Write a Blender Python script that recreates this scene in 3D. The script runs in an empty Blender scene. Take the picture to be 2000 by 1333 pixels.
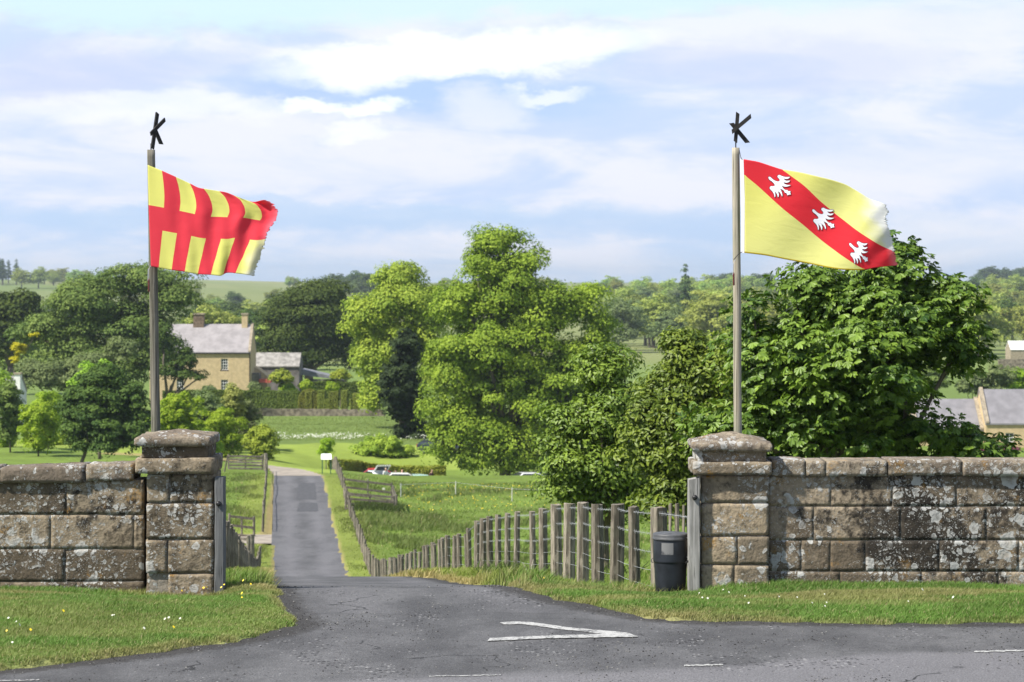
import bpy, math, random
import numpy as np
from math import radians as R
sc = bpy.context.scene
# ---------------------------------------------------------------- camera
F = 5000.0; HOR = 553.0; EYE = 3.3            # focal length and horizon in photo pixels, eye height
cd = bpy.data.cameras.new('camera'); cam = bpy.data.objects.new('camera', cd)
sc.collection.objects.link(cam); sc.camera = cam
cam.location = (0, 0, EYE); cam.rotation_euler = (R(90), 0, 0)
cd.sensor_width = 36; cd.lens = 36 * F / 2000; cd.shift_y = -(666.5 - HOR) / 2000
cd.clip_start = 0.5; cd.clip_end = 40000
cd.dof.use_dof = True; cd.dof.focus_distance = 28.0; cd.dof.aperture_fstop = 5.0
# ---------------------------------------------------------------- world
SUN_EL, SUN_AZ = 49.0, -119.0                   # azimuth from +Y (view direction) clockwise: behind left
wd = bpy.data.worlds.new('World'); sc.world = wd; wd.use_nodes = True
nt = wd.node_tree; nt.nodes.clear()

class NG:
    """tiny node-graph helper"""
    def __init__(s, nt): s.nt = nt
    def n(s, typ, ins=None, **kw):
        nd = s.nt.nodes.new(typ)
        for k, v in kw.items(): setattr(nd, k, v)
        for k, v in (ins or {}).items():
            if hasattr(v, 'is_output'): s.nt.links.new(v, nd.inputs[k])
            else: nd.inputs[k].default_value = v
        return nd
    def m(s, op, a, b=0.0, c=0.0, clamp=False):
        nd = s.nt.nodes.new('ShaderNodeMath'); nd.operation = op; nd.use_clamp = clamp
        for i, v in enumerate((a, b, c)):
            if hasattr(v, 'is_output'): s.nt.links.new(v, nd.inputs[i])
            else: nd.inputs[i].default_value = v
        return nd.outputs[0]
    def mix(s, f, a, b, bt='MIX'):
        nd = s.nt.nodes.new('ShaderNodeMix'); nd.data_type = 'RGBA'; nd.blend_type = bt
        for i, v in ((0, f), (6, a), (7, b)):
            if hasattr(v, 'is_output'): s.nt.links.new(v, nd.inputs[i])
            else: nd.inputs[i].default_value = v if i == 0 else (tuple(v) + (1,))[:4]
        return nd.outputs[2]
    def noise(s, vec, scale, detail=4, rough=.55, dist=0.0):
        return s.n('ShaderNodeTexNoise', {'Vector': vec, 'Scale': scale, 'Detail': detail, 'Roughness': rough, 'Distortion': dist}).outputs[0]
    def voro(s, vec, scale, feature='F1', rnd=1.0):
        nd = s.n('ShaderNodeTexVoronoi', {'Vector': vec, 'Scale': scale, 'Randomness': rnd}, feature=feature); return nd
    def ramp(s, v, lo, hi):        # smooth step lo..hi
        nd = s.n('ShaderNodeMapRange', {0: v, 1: lo, 2: hi}); nd.interpolation_type = 'SMOOTHSTEP'; return nd.outputs[0]
    def scale(s, vec, xyz, loc=(0, 0, 0)):
        return s.n('ShaderNodeMapping', {'Vector': vec, 'Scale': xyz, 'Location': loc}).outputs[0]

g = NG(nt)
sky = g.n('ShaderNodeTexSky'); sky.sky_type = 'NISHITA'; sky.sun_disc = False
sky.sun_elevation = R(SUN_EL); sky.sun_rotation = R(SUN_AZ % 360); sky.altitude = 100; sky.air_density = 1.1; sky.dust_density = 1.5
dirv = g.n('ShaderNodeTexCoord').outputs['Generated']
sp = g.n('ShaderNodeSeparateXYZ', {0: dirv})
az = g.m('ARCTAN2', sp.outputs[0], sp.outputs[1]); el = g.m('ARCSINE', sp.outputs[2])
cv = g.n('ShaderNodeCombineXYZ', {0: az, 1: el, 2: 0.0}).outputs[0]
w1 = g.noise(g.scale(cv, (22, 50, 1)), 1.0, 8, .66)
w2 = g.noise(g.scale(cv, (22, 50, 1), (7, 3, 0)), 1.0, 8, .66)
azd = g.m('ADD', az, g.m('MULTIPLY', g.m('SUBTRACT', w1, .5), .050))
eld = g.m('ADD', el, g.m('MULTIPLY', g.m('SUBTRACT', w2, .5), .028))
def blob(px, py, rx, ry, soft=1.0, k=0.0):     # soft ellipse, given by its bearing and height above the horizon
    a = (px - 1000) / F; e = (HOR - py) / F
    dx = g.m('DIVIDE', g.m('SUBTRACT', azd, a), rx / F)
    dy = g.m('DIVIDE', g.m('SUBTRACT', g.m('SUBTRACT', eld, e), g.m('MULTIPLY', g.m('SUBTRACT', azd, a), k)), ry / F)
    r = g.m('ADD', g.m('MULTIPLY', dx, dx), g.m('MULTIPLY', dy, dy))
    return g.m('SUBTRACT', 1.0, g.ramp(r, 0.05 * soft, 1.9), clamp=True)
bank = g.noise(g.scale(cv, (9, 36, 1), (2.3, 1.1, 0)), 1.0, 8, .6, .6)
bank2 = g.noise(g.scale(cv, (12, 60, 1), (5.3, 4.1, 0)), 1.0, 5, .62, .8)
soft = g.ramp(g.m('ADD', g.m('MULTIPLY', bank, .65), g.m('MULTIPLY', bank2, .35)), .40, .58)
lav = (6.0, 7.2, 9.9); white = (8.7, 8.9, 10.0); bright = (12.5, 12.5, 12.5); blue = (4.3, 6.2, 9.4); cyan = (7.0, 9.1, 10.0)
lowband = g.ramp(el, 0.055, 0.0)
c0 = g.mix(lowband, lav, (5.6, 7.2, 9.7))
cl = g.mix(soft, c0, white)
hi = g.ramp(el, .09, .12)
cl = g.mix(g.m('MULTIPLY', hi, .6), cl, (7.8, 8.9, 9.8))
for b_, col, k in ((blob(350, 20, 520, 40), cyan, .95), (blob(1150, 0, 500, 32), cyan, .8), (blob(590, 165, 150, 42), (4.7, 6.3, 9.4), .95), (blob(930, 185, 260, 40), (4.5, 6.3, 9.5), .9),
                   (blob(1520, 130, 330, 55), (6.2, 6.9, 9.4), .55), (blob(600, 420, 700, 26), (4.9, 6.8, 9.6), .75), (blob(1200, 440, 700, 22), (4.9, 6.7, 9.5), .6),
                   (blob(150, 150, 200, 60), (6.6, 7.0, 9.2), .6),
                   (blob(1190, 90, 60, 44), (5.3, 6.9, 9.8), .7), (blob(1150, 205, 120, 30), (5.2, 6.8, 9.8), .6), (blob(1420, 250, 300, 26), (5.6, 7.0, 9.8), .5), (blob(300, 130, 260, 34), (5.8, 6.8, 9.6), .5), (blob(900, 112, 330, 42, 1.6, .09), (11.2, 11.3, 11.6), 1.0), (blob(330, 215, 250, 26), (10.2, 10.3, 10.9), .6), (blob(640, 112, 110, 20), (10.4, 10.5, 11), .6), (blob(1065, 178, 60, 14), (10.2, 10.4, 10.9), .7), (blob(705, 254, 60, 16), (10.4, 10.5, 10.9), .7), (blob(620, 208, 50, 14), bright, .6),
                   (blob(725, 208, 60, 18), bright, .7), (blob(950, 218, 90, 44), (9.0, 9.2, 10.4), .7), (blob(1700, 330, 360, 50), white, .55), (blob(500, 330, 420, 38), white, .55),
                   (blob(1850, 60, 200, 40), white, .7), (blob(1850, 470, 300, 40), (8.6, 8.9, 9.8), .55)):
    cl = g.mix(g.m('MULTIPLY', b_, k), cl, col)
cl = g.mix(g.ramp(el, .13, .40), cl, (2.9, 3.9, 6.0))      # upper sky out of view darkened, for less fill and stronger sun contrast
nz = g.n('ShaderNodeVectorMath', {0: sky.outputs[0], 1: (1.0, 1.0, 1.0)}, operation='MULTIPLY').outputs[0]
skyc = g.mix(.90, nz, cl)
bg = g.n('ShaderNodeBackground', {'Color': skyc, 'Strength': 0.069})
g.n('ShaderNodeOutputWorld', {'Surface': bg.outputs[0]})
# ---------------------------------------------------------------- sun
sl = bpy.data.lights.new('sun', 'SUN'); so = bpy.data.objects.new('sun', sl); sc.collection.objects.link(so)
sl.energy = 5.0; sl.angle = R(2.0); sl.color = (1, .955, .87)
so.rotation_euler = (R(90 - SUN_EL), 0, R(-SUN_AZ) + math.pi)
_d = np.array([math.sin(R(SUN_AZ)) * math.cos(R(SUN_EL)), math.cos(R(SUN_AZ)) * math.cos(R(SUN_EL)), math.sin(R(SUN_EL))])
import mathutils
so.rotation_euler = mathutils.Vector(_d).to_track_quat('Z', 'Y').to_euler()
sc.view_settings.view_transform = 'Standard'; sc.view_settings.look = 'None'; sc.view_settings.gamma = 1; sc.view_settings.exposure = 0.72
sc.cycles.use_denoising = True
sc.cycles.max_bounces = 6; sc.cycles.diffuse_bounces = 2; sc.cycles.transparent_max_bounces = 6; sc.cycles.volume_bounces = 0
sc.cycles.sample_clamp_indirect = 6

# ================================================================ helpers
rng = np.random.default_rng(7); random.seed(7)
COL = sc.collection
def P(px, py, D): return ((px - 1000) / F * D, D, EYE - (py - HOR) / F * D)
def PX(px, D): return (px - 1000) / F * D
def PZ(py, D): return EYE - (py - HOR) / F * D
def tag(o, label=None, cat=None, group=None, kind=None):
    if label: o['label'] = label
    if cat: o['category'] = cat
    if group: o['group'] = group
    if kind: o['kind'] = kind
    return o
def empty(name, loc=(0, 0, 0), rz=0, **kw):
    o = bpy.data.objects.new(name, None); COL.objects.link(o); o.location = loc; o.rotation_euler = (0, 0, rz)
    o.empty_display_size = .2
    return tag(o, **kw)
def mesh_np(name, V, Fc, mat, parent=None, k=None, attrs=None, smooth=False, mats=None, fmat=None):
    """V (n,3); Fc (m,k) array or list of lists"""
    me = bpy.data.meshes.new(name)
    V = np.asarray(V, dtype=np.float32)
    if isinstance(Fc, np.ndarray):
        m, k = Fc.shape
        me.vertices.add(len(V)); me.vertices.foreach_set('co', V.ravel())
        me.loops.add(m * k); me.loops.foreach_set('vertex_index', Fc.astype(np.int32).ravel())
        me.polygons.add(m); me.polygons.foreach_set('loop_start', np.arange(0, m * k, k, dtype=np.int32))
        me.update(calc_edges=True)
    else:
        me.from_pydata([tuple(v) for v in V], [], Fc); me.update()
    for an, av in (attrs or {}).items():
        av = np.asarray(av, dtype=np.float32)
        if av.ndim == 1:
            a = me.attributes.new(an, 'FLOAT', 'POINT'); a.data.foreach_set('value', av)
        else:
            a = me.attributes.new(an, 'FLOAT_COLOR', 'POINT')
            a.data.foreach_set('color', np.concatenate([av, np.ones((len(av), 1), np.float32)], 1).ravel())
    if smooth: me.polygons.foreach_set('use_smooth', np.ones(len(me.polygons), bool))
    if mats:
        for x in mats: me.materials.append(x)
        me.polygons.foreach_set('material_index', np.asarray(fmat, np.int32))
    elif mat: me.materials.append(mat)
    o = bpy.data.objects.new(name, me); COL.objects.link(o)
    if parent: o.parent = parent
    return o
class MB:
    def __init__(s): s.v = []; s.f = []
    def add(s, V, Fs):
        b = len(s.v); s.v += [tuple(p) for p in V]; s.f += [[i + b for i in f] for f in Fs]; return s
    def box(s, x0, x1, y0, y1, z0, z1):
        return s.add([(x0, y0, z0), (x1, y0, z0), (x1, y1, z0), (x0, y1, z0), (x0, y0, z1), (x1, y0, z1), (x1, y1, z1), (x0, y1, z1)],
                     [(0, 3, 2, 1), (4, 5, 6, 7), (0, 1, 5, 4), (1, 2, 6, 5), (2, 3, 7, 6), (3, 0, 4, 7)])
    def prism(s, pts, y0, y1):          # polygon in xz extruded along y
        n = len(pts)
        return s.add([(x, y0, z) for x, z in pts] + [(x, y1, z) for x, z in pts],
                     [list(range(n)), list(range(2 * n - 1, n - 1, -1))] + [(i, i + n, (i + 1) % n + n, (i + 1) % n) for i in range(n)])
    def tube(s, pts, rad, n=8, cap=True):
        pts = [np.array(p, float) for p in pts]; b = len(s.v)
        if not hasattr(rad, '__len__'): rad = [rad] * len(pts)
        for i, p in enumerate(pts):
            d = pts[min(i + 1, len(pts) - 1)] - pts[max(i - 1, 0)]; d /= (np.linalg.norm(d) + 1e-9)
            a = np.cross(d, (0, 0, 1) if abs(d[2]) < .9 else (1, 0, 0)); a /= np.linalg.norm(a); c = np.cross(d, a)
            for k in range(n):
                t = 2 * math.pi * k / n; s.v.append(tuple(p + rad[i] * (a * math.cos(t) + c * math.sin(t))))
        for i in range(len(pts) - 1):
            for k in range(n): s.f.append([b + i * n + k, b + i * n + (k + 1) % n, b + (i + 1) * n + (k + 1) % n, b + (i + 1) * n + k])
        if cap: s.f.append([b + k for k in range(n)][::-1]); s.f.append([b + (len(pts) - 1) * n + k for k in range(n)])
        return s
    def lathe(s, prof, cx=0, cy=0, n=32):
        b = len(s.v)
        for r, z in prof:
            for k in range(n): t = 2 * math.pi * k / n; s.v.append((cx + r * math.cos(t), cy + r * math.sin(t), z))
        for i in range(len(prof) - 1):
            for k in range(n): s.f.append([b + i * n + k, b + i * n + (k + 1) % n, b + (i + 1) * n + (k + 1) % n, b + (i + 1) * n + k])
        return s
    def build(s, name, mat, parent=None, smooth=False):
        me = bpy.data.meshes.new(name); me.from_pydata(s.v, [], s.f); me.update()
        if smooth: me.polygons.foreach_set('use_smooth', np.ones(len(me.polygons), bool))
        if mat: me.materials.append(mat)
        o = bpy.data.objects.new(name, me); COL.objects.link(o)
        if parent: o.parent = parent
        return o
# value noise (2-D), vectorised
_T = np.random.default_rng(3).random((256, 256))
def vn(x, y):
    xi = np.floor(x).astype(int); yi = np.floor(y).astype(int); fx = x - xi; fy = y - yi
    fx = fx * fx * (3 - 2 * fx); fy = fy * fy * (3 - 2 * fy)
    a = _T[xi & 255, yi & 255]; b = _T[(xi + 1) & 255, yi & 255]; c = _T[xi & 255, (yi + 1) & 255]; d = _T[(xi + 1) & 255, (yi + 1) & 255]
    return (a * (1 - fx) + b * fx) * (1 - fy) + (c * (1 - fx) + d * fx) * fy
def fbm(x, y, o=4):
    x = np.asarray(x, float); y = np.asarray(y, float); r = 0; a = .5; t = 0
    for i in range(o): r = r + a * vn(x * 2 ** i + 17.3 * i, y * 2 ** i + 9.1 * i); t += a; a *= .5
    return r / t
def sm(v, a, b):
    t = np.clip((np.asarray(v, float) - a) / (b - a), 0, 1); return t * t * (3 - 2 * t)

# ================================================================ materials
def newmat(name):
    m = bpy.data.materials.new(name); m.use_nodes = True; m.node_tree.nodes.clear(); return m, NG(m.node_tree)
def out(g, sh): g.n('ShaderNodeOutputMaterial', {'Surface': sh})
def pbr(g, col, rough=.8, spec=.3, bump=None, metal=0.0, bs=.5, bd=.01):
    ins = {'Base Color': col if hasattr(col, 'is_output') else tuple(col) + (1,), 'Roughness': rough, 'Specular IOR Level': spec, 'Metallic': metal}
    if bump is not None: ins['Normal'] = g.n('ShaderNodeBump', {'Height': bump, 'Strength': bs, 'Distance': bd}).outputs[0]
    return g.n('ShaderNodeBsdfPrincipled', ins).outputs[0]
def simple(name, col, rough=.7, var=.25, scale=6.0, spec=.3, metal=0.0, bd=.003):
    m, g = newmat(name); p = g.n('ShaderNodeTexCoord').outputs['Object']
    n = g.noise(p, scale, 5); dark = tuple(c * (1 - var) for c in col); lite = tuple(min(1, c * (1 + var)) for c in col)
    out(g, pbr(g, g.mix(g.ramp(n, .3, .7), dark, lite), rough, spec, n, metal, .4, bd)); return m
def attr(g, name, o=0): return g.n('ShaderNodeAttribute', attribute_name=name).outputs[o]

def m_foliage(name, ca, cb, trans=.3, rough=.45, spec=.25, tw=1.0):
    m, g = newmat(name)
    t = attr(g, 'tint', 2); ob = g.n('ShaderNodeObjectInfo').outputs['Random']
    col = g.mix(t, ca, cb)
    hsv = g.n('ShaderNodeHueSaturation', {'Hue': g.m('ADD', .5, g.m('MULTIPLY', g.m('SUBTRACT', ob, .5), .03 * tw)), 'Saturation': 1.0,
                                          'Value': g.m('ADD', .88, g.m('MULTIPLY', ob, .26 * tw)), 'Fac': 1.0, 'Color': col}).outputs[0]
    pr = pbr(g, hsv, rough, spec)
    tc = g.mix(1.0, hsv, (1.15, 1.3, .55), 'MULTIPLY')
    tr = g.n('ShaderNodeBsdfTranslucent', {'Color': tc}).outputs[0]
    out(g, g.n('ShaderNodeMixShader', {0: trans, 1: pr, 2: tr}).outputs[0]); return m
M = {}
M['chestnut'] = m_foliage('chestnut_leaves', (.028, .066, .008), (.19, .27, .032), .17, .45, .3)
M['sapling'] = m_foliage('sapling_leaves', (.052, .105, .012), (.23, .32, .038), .2, .45, .3)
M['lime'] = m_foliage('lime_tree_leaves', (.115, .205, .020), (.31, .43, .042), .24, .6, .12)
M['lime2'] = m_foliage('yellow_green_leaves', (.16, .24, .028), (.39, .46, .055), .24, .6, .12)
M['dark'] = m_foliage('sycamore_leaves', (.06, .10, .02), (.20, .24, .055), .18, .65, .12)
M['darker'] = m_foliage('dark_wood_leaves', (.028, .056, .012), (.10, .145, .024), .15, .65, .12)
M['yew'] = m_foliage('yew_needles', (.020, .036, .014), (.045, .07, .02), .1, .7, .1)
M['pale'] = m_foliage('pale_willow_leaves', (.11, .15, .055), (.19, .23, .085), .25, .7, .12)
M['fresh'] = m_foliage('fresh_shrub_leaves', (.18, .29, .02), (.36, .46, .04), .38, .6, .12)
M['olive'] = m_foliage('olive_shrub_leaves', (.19, .20, .05), (.34, .33, .09), .25, .7, .1)
M['gold'] = m_foliage('laburnum_blossom', (.30, .26, .01), (.58, .50, .03), .3, .7, .1)
M['hedge'] = m_foliage('clipped_hedge_leaves', (.05, .09, .016), (.15, .20, .035), .15, .7, .1)
M['topiary'] = m_foliage('topiary_leaves', (.14, .17, .03), (.26, .28, .05), .12, .75, .1)  # sunlit tone put into the leaf colour so the blocks stand out
M['beech'] = m_foliage('garden_hedge_leaves', (.19, .24, .03), (.34, .38, .06), .25, .6, .1)
M['copper'] = m_foliage('purple_shrub_leaves', (.13, .04, .05), (.26, .09, .10), .2, .6, .1)
M['far'] = m_foliage('far_tree_leaves', (.14, .19, .045), (.27, .32, .08), .25, .75, .08, 2.2)  # leaf colour lightened to stand in for distance haze
M['farlight'] = m_foliage('far_light_tree_leaves', (.20, .25, .055), (.34, .39, .09), .28, .75, .08, 1.6)  # paler set, distance haze likewise put into the leaf colour
M['conifer'] = m_foliage('far_conifer_needles', (.045, .075, .028), (.085, .12, .04), .1, .8, .08)

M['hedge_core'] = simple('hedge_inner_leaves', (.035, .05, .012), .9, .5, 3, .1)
def m_bark():
    m, g = newmat('bark'); p = g.n('ShaderNodeTexCoord').outputs['Object']
    n = g.noise(g.scale(p, (6, 6, 1.5)), 2.0, 6); out(g, pbr(g, g.mix(n, (.06, .05, .038), (.20, .17, .13)), .9, .1, n, bd=.02)); return m
M['bark'] = m_bark()
def m_wood(name, a, b, c, zs=1.2, s=22):
    m, g = newmat(name); p = g.n('ShaderNodeTexCoord').outputs['Object']
    n = g.noise(g.scale(p, (s, s, zs)), 1.0, 6, .6, .8); n2 = g.noise(p, 2.2, 4); n3 = g.noise(g.scale(p, (s * 3, s * 3, zs * 2)), 1.0, 3)
    ob = g.n('ShaderNodeObjectInfo').outputs['Random']
    col = g.mix(g.ramp(n, .32, .68), a, b); col = g.mix(g.ramp(n2, .5, .72), col, c)
    crack = g.ramp(n3, .60, .68); col = g.mix(g.m('MULTIPLY', crack, .75), col, tuple(x * .3 for x in a))
    col = g.n('ShaderNodeHueSaturation', {'Value': g.m('ADD', .75, g.m('MULTIPLY', ob, .5)), 'Color': col}).outputs[0]
    out(g, pbr(g, col, .85, .15, g.m('SUBTRACT', n, crack), bd=.012)); return m
M['post'] = m_wood('weathered_fence_wood', (.09, .077, .06), (.28, .245, .195), (.15, .145, .105), 2.5)
M['grey_oak'] = m_wood('silver_grey_oak', (.20, .195, .18), (.36, .35, .33), (.27, .265, .235), 1.5)
M['dark_oak'] = m_wood('dark_grey_oak', (.095, .098, .10), (.17, .172, .172), (.13, .13, .125), 1.5)
M['pole'] = m_wood('weathered_pole_wood', (.075, .07, .055), (.21, .195, .16), (.12, .125, .085), .8, 34)
M['pale_pole'] = m_wood('tan_pole_wood', (.20, .175, .13), (.33, .30, .235), (.20, .205, .15), .5, 26)
M['rail'] = m_wood('gate_rail_wood', (.085, .072, .056), (.19, .165, .135), (.12, .11, .095), 5, 5)
M['tarred'] = simple('tarred_wood', (.022, .02, .018), .7, .4, 20)
M['wire'] = simple('galvanised_wire', (.45, .46, .47), .45, .1, 5, .5, .3)
M['rope'] = simple('dark_rope', (.05, .045, .045), .8, .3, 40)
M['toggle'] = simple('dark_red_toggle', (.10, .022, .018), .5, .3, 40)
M['iron'] = simple('black_iron', (.015, .014, .014), .45, .4, 30, .5)
M['bin'] = simple('black_bin_plastic', (.016, .019, .025), .48, .35, 7, .4)
M['binlid'] = simple('grey_lid_plastic', (.075, .077, .082), .55, .25, 9, .4)

def m_stone(name, dark=.5, lich=.5, tan=(.31, .225, .135), brown=(.145, .108, .073), orange=.3):
    m, g = newmat(name); pos = g.n('ShaderNodeNewGeometry').outputs['Position']
    t = attr(g, 'tint', 2)
    w = g.noise(pos, 9, 3); ps = g.n('ShaderNodeVectorMath', {0: pos, 1: g.n('ShaderNodeCombineXYZ', {0: g.m('MULTIPLY', w, .12), 1: 0.0, 2: g.m('MULTIPLY', g.noise(pos, 7.3, 3), .12)}).outputs[0]}, operation='ADD').outputs[0]
    n1 = g.noise(ps, 3.1, 7, .65); n2 = g.noise(g.scale(pos, (1, 1, 1), (4, 2, 9)), 1.25, 6, .66); n3 = g.noise(pos, 40, 5, .7); n4 = g.noise(pos, 14, 4, .6)
    col = g.mix(g.ramp(g.m('ADD', n1, g.m('MULTIPLY', g.m('SUBTRACT', t, .5), .35)), .40, .62), brown, tan)
    col = g.mix(g.ramp(n4, .45, .75), col, tuple(c * .62 for c in brown))
    grit = g.m('ADD', .6, g.m('MULTIPLY', n3, .8)); gc = g.n('ShaderNodeCombineXYZ', {0: grit, 1: grit, 2: grit}).outputs[0]
    col = g.mix(1.0, col, gc, 'MULTIPLY')
    dk = g.ramp(g.m('ADD', g.m('ADD', g.m('MULTIPLY', n2, .75), g.m('MULTIPLY', n4, .3)), g.m('MULTIPLY', g.m('SUBTRACT', attr(g, 'grime', 2), .5), .5)), .66 - .22 * dark, .78 - .22 * dark)
    col = g.mix(g.m('MULTIPLY', dk, .86), col, (.022, .020, .018))
    # orange lichen
    om = g.m('MULTIPLY', g.ramp(g.noise(g.scale(pos, (1, 1, 1), (8, 8, 8)), 4.2, 5), .60, .67), orange)
    col = g.mix(g.m('MULTIPLY', om, g.ramp(n3, .38, .6)), col, (.34, .18, .03))
    # round crustose lichens of three sizes
    area = g.m('ADD', g.m('MULTIPLY', g.m('SUBTRACT', g.noise(g.scale(pos, (1, 1, 1), (1.5, 0, 3.3)), 1.6, 5, .6), .5), 1.5), .5)
    tot = None
    flat = g.scale(ps, (1, .35, 1))
    for sc_, th, lo, hi_ in ((4.2, .34, .55, .60), (10.5, .36, .53, .60), (24, .36, .46, .55), (60, .30, .40, .60)):
        v = g.voro(flat, sc_); d = v.outputs['Distance']; rc = g.n('ShaderNodeSeparateXYZ', {0: v.outputs['Color']}).outputs
        thr = g.m('MULTIPLY', th, g.m('ADD', .45, g.m('MULTIPLY', rc[0], .85)))
        dn = g.m('ADD', d, g.m('MULTIPLY', g.m('SUBTRACT', g.noise(pos, sc_ * 5, 3), .5), .22))
        k = g.m('LESS_THAN', dn, thr); k = g.m('MULTIPLY', k, g.ramp(g.m('ADD', area, g.m('ADD', g.m('MULTIPLY', g.m('SUBTRACT', rc[1], .5), .32), (lich - .5) * .3)), lo + .02, hi_ + .02))
        ring = g.m('MULTIPLY', k, g.m('ADD', .55, g.m('MULTIPLY', .45, g.ramp(g.m('DIVIDE', dn, thr), .35, .85))))
        tot = ring if tot is None else g.m('MAXIMUM', tot, ring)
    lc = g.mix(g.noise(pos, 30, 3), (.34, .34, .32), (.54, .54, .52))
    col = g.mix(g.m('MULTIPLY', tot, .85), col, lc)
    hgt = g.m('ADD', g.m('ADD', g.m('MULTIPLY', n3, .4), n4), g.m('MULTIPLY', tot, .25))
    out(g, pbr(g, col, .92, .12, hgt, bs=.9, bd=.022)); return m
M['stone_l'] = m_stone('lichen_stone', .54, .60, (.265, .215, .15), (.11, .088, .062), orange=.5)
M['stone_r'] = m_stone('soot_dark_stone', .70, .52, (.30, .245, .175), (.135, .108, .077), orange=.35)
M['stone_p'] = m_stone('pillar_stone', .34, .52, (.33, .265, .18), (.19, .155, .11), orange=.8)
M['stone_cap'] = m_stone('cap_stone', .30, .42, (.27, .225, .165), (.16, .13, .10), orange=.5)
M['mortar'] = m_stone('lime_mortar', .20, .62, (.34, .30, .24), (.24, .21, .17), orange=.1)

def m_asphalt():
    m, g = newmat('asphalt'); pos = g.n('ShaderNodeNewGeometry').outputs['Position']
    n1 = g.noise(g.scale(pos, (1, .5, 1)), .9, 6, .62); n2 = g.noise(pos, 9, 5, .7); sp_ = g.voro(pos, 55).outputs['Distance']
    v2 = g.voro(pos, 21); st = g.n('ShaderNodeSeparateXYZ', {0: v2.outputs['Color']}).outputs[0]
    col = g.mix(g.ramp(n1, .35, .66), (.058, .057, .058), (.106, .104, .105))
    col = g.mix(g.m('MULTIPLY', g.ramp(n2, .45, .75), .5), col, (.038, .037, .039))
    col = g.mix(g.m('MULTIPLY', attr(g, 'pale', 2), .75), col, (.145, .14, .145))
    # loose chippings: dark and pale grains, gathered in drifts
    drift = g.ramp(g.noise(g.scale(pos, (1, .6, 1), (5, 5, 5)), 1.3, 5, .65), .46, .66)
    grain = g.m('MULTIPLY', g.m('LESS_THAN', g.m('ADD', v2.outputs['Distance'], g.m('MULTIPLY', g.m('SUBTRACT', 1.0, drift), .35)), .40), g.m('GREATER_THAN', st, .35))
    col = g.mix(g.m('MULTIPLY', grain, .9), col, g.mix(g.m('GREATER_THAN', st, .80), (.014, .013, .013), (.24, .235, .23)))
    gr = g.m('ADD', .72, g.m('MULTIPLY', sp_, .7)); gc = g.n('ShaderNodeCombineXYZ', {0: gr, 1: gr, 2: gr}).outputs[0]
    col = g.mix(1.0, col, gc, 'MULTIPLY')
    # meandering cracks
    wv = g.n('ShaderNodeVectorMath', {0: pos, 1: g.n('ShaderNodeTexNoise', {'Vector': pos, 'Scale': 1.6, 'Detail': 5.0}).outputs['Color']}, operation='ADD').outputs[0]
    ce = g.voro(g.scale(wv, (1, .6, 1)), .55, 'DISTANCE_TO_EDGE').outputs['Distance']
    ck = g.m('MULTIPLY', g.m('LESS_THAN', ce, .006), g.ramp(g.noise(pos, .7, 3), .54, .6))
    col = g.mix(g.m('MULTIPLY', ck, .85), col, (.018, .018, .018))
    ed = attr(g, 'edge', 2)
    col = g.mix(g.m('MULTIPLY', g.ramp(g.m('ADD', ed, g.m('MULTIPLY', g.m('SUBTRACT', n2, .5), .9)), .45, .9), .8), col, (.030, .027, .024))
    h = g.m('SUBTRACT', g.m('ADD', g.m('MULTIPLY', sp_, .5), g.m('ADD', g.m('MULTIPLY', n2, .6), g.m('MULTIPLY', grain, .7))), ck)
    out(g, pbr(g, col, .82, .25, h, bs=.8, bd=.012)); return m
M['asphalt'] = m_asphalt()
M['gravel'] = simple('tan_track', (.30, .26, .215), .95, .2, 1.2, .1)
M['patch'] = simple('fresh_asphalt_patch', (.078, .077, .080), .8, .25, 4, .2)
M['patchpale'] = simple('worn_asphalt_patch', (.17, .17, .175), .85, .2, 4, .2)
def m_paint():
    m, g = newmat('worn_road_paint'); p = g.n('ShaderNodeNewGeometry').outputs['Position']
    n = g.noise(p, 30, 5, .7); n2 = g.noise(p, 5, 3)
    c = g.mix(g.ramp(g.m('ADD', n, g.m('MULTIPLY', n2, .5)), .70, .90), (.40, .395, .38), (.10, .10, .10)); out(g, pbr(g, c, .8, .2, n, bd=.004)); return m
M['paint'] = m_paint()
def m_ground():
    m, g = newmat('grass_ground'); pos = g.n('ShaderNodeNewGeometry').outputs['Position']
    c = attr(g, 'col', 0); n = g.noise(pos, 6, 6, .7); n2 = g.noise(pos, .6, 6, .7)
    k = g.m('ADD', .55, g.m('ADD', g.m('MULTIPLY', n, .5), g.m('MULTIPLY', n2, .4))); kc = g.n('ShaderNodeCombineXYZ', {0: k, 1: k, 2: k}).outputs[0]
    out(g, pbr(g, g.mix(1.0, c, kc, 'MULTIPLY'), .95, .08, g.m('ADD', n, n2), bs=.8, bd=.12)); return m
M['ground'] = m_ground()
def m_blade():
    m, g = newmat('grass_blades'); c = attr(g, 'col', 0)
    tr = g.n('ShaderNodeBsdfTranslucent', {'Color': g.mix(1.0, c, (1.1, 1.2, .6), 'MULTIPLY')}).outputs[0]
    out(g, g.n('ShaderNodeMixShader', {0: .3, 1: pbr(g, c, .6, .2), 2: tr}).outputs[0]); return m
M['blade'] = m_blade()

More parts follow.
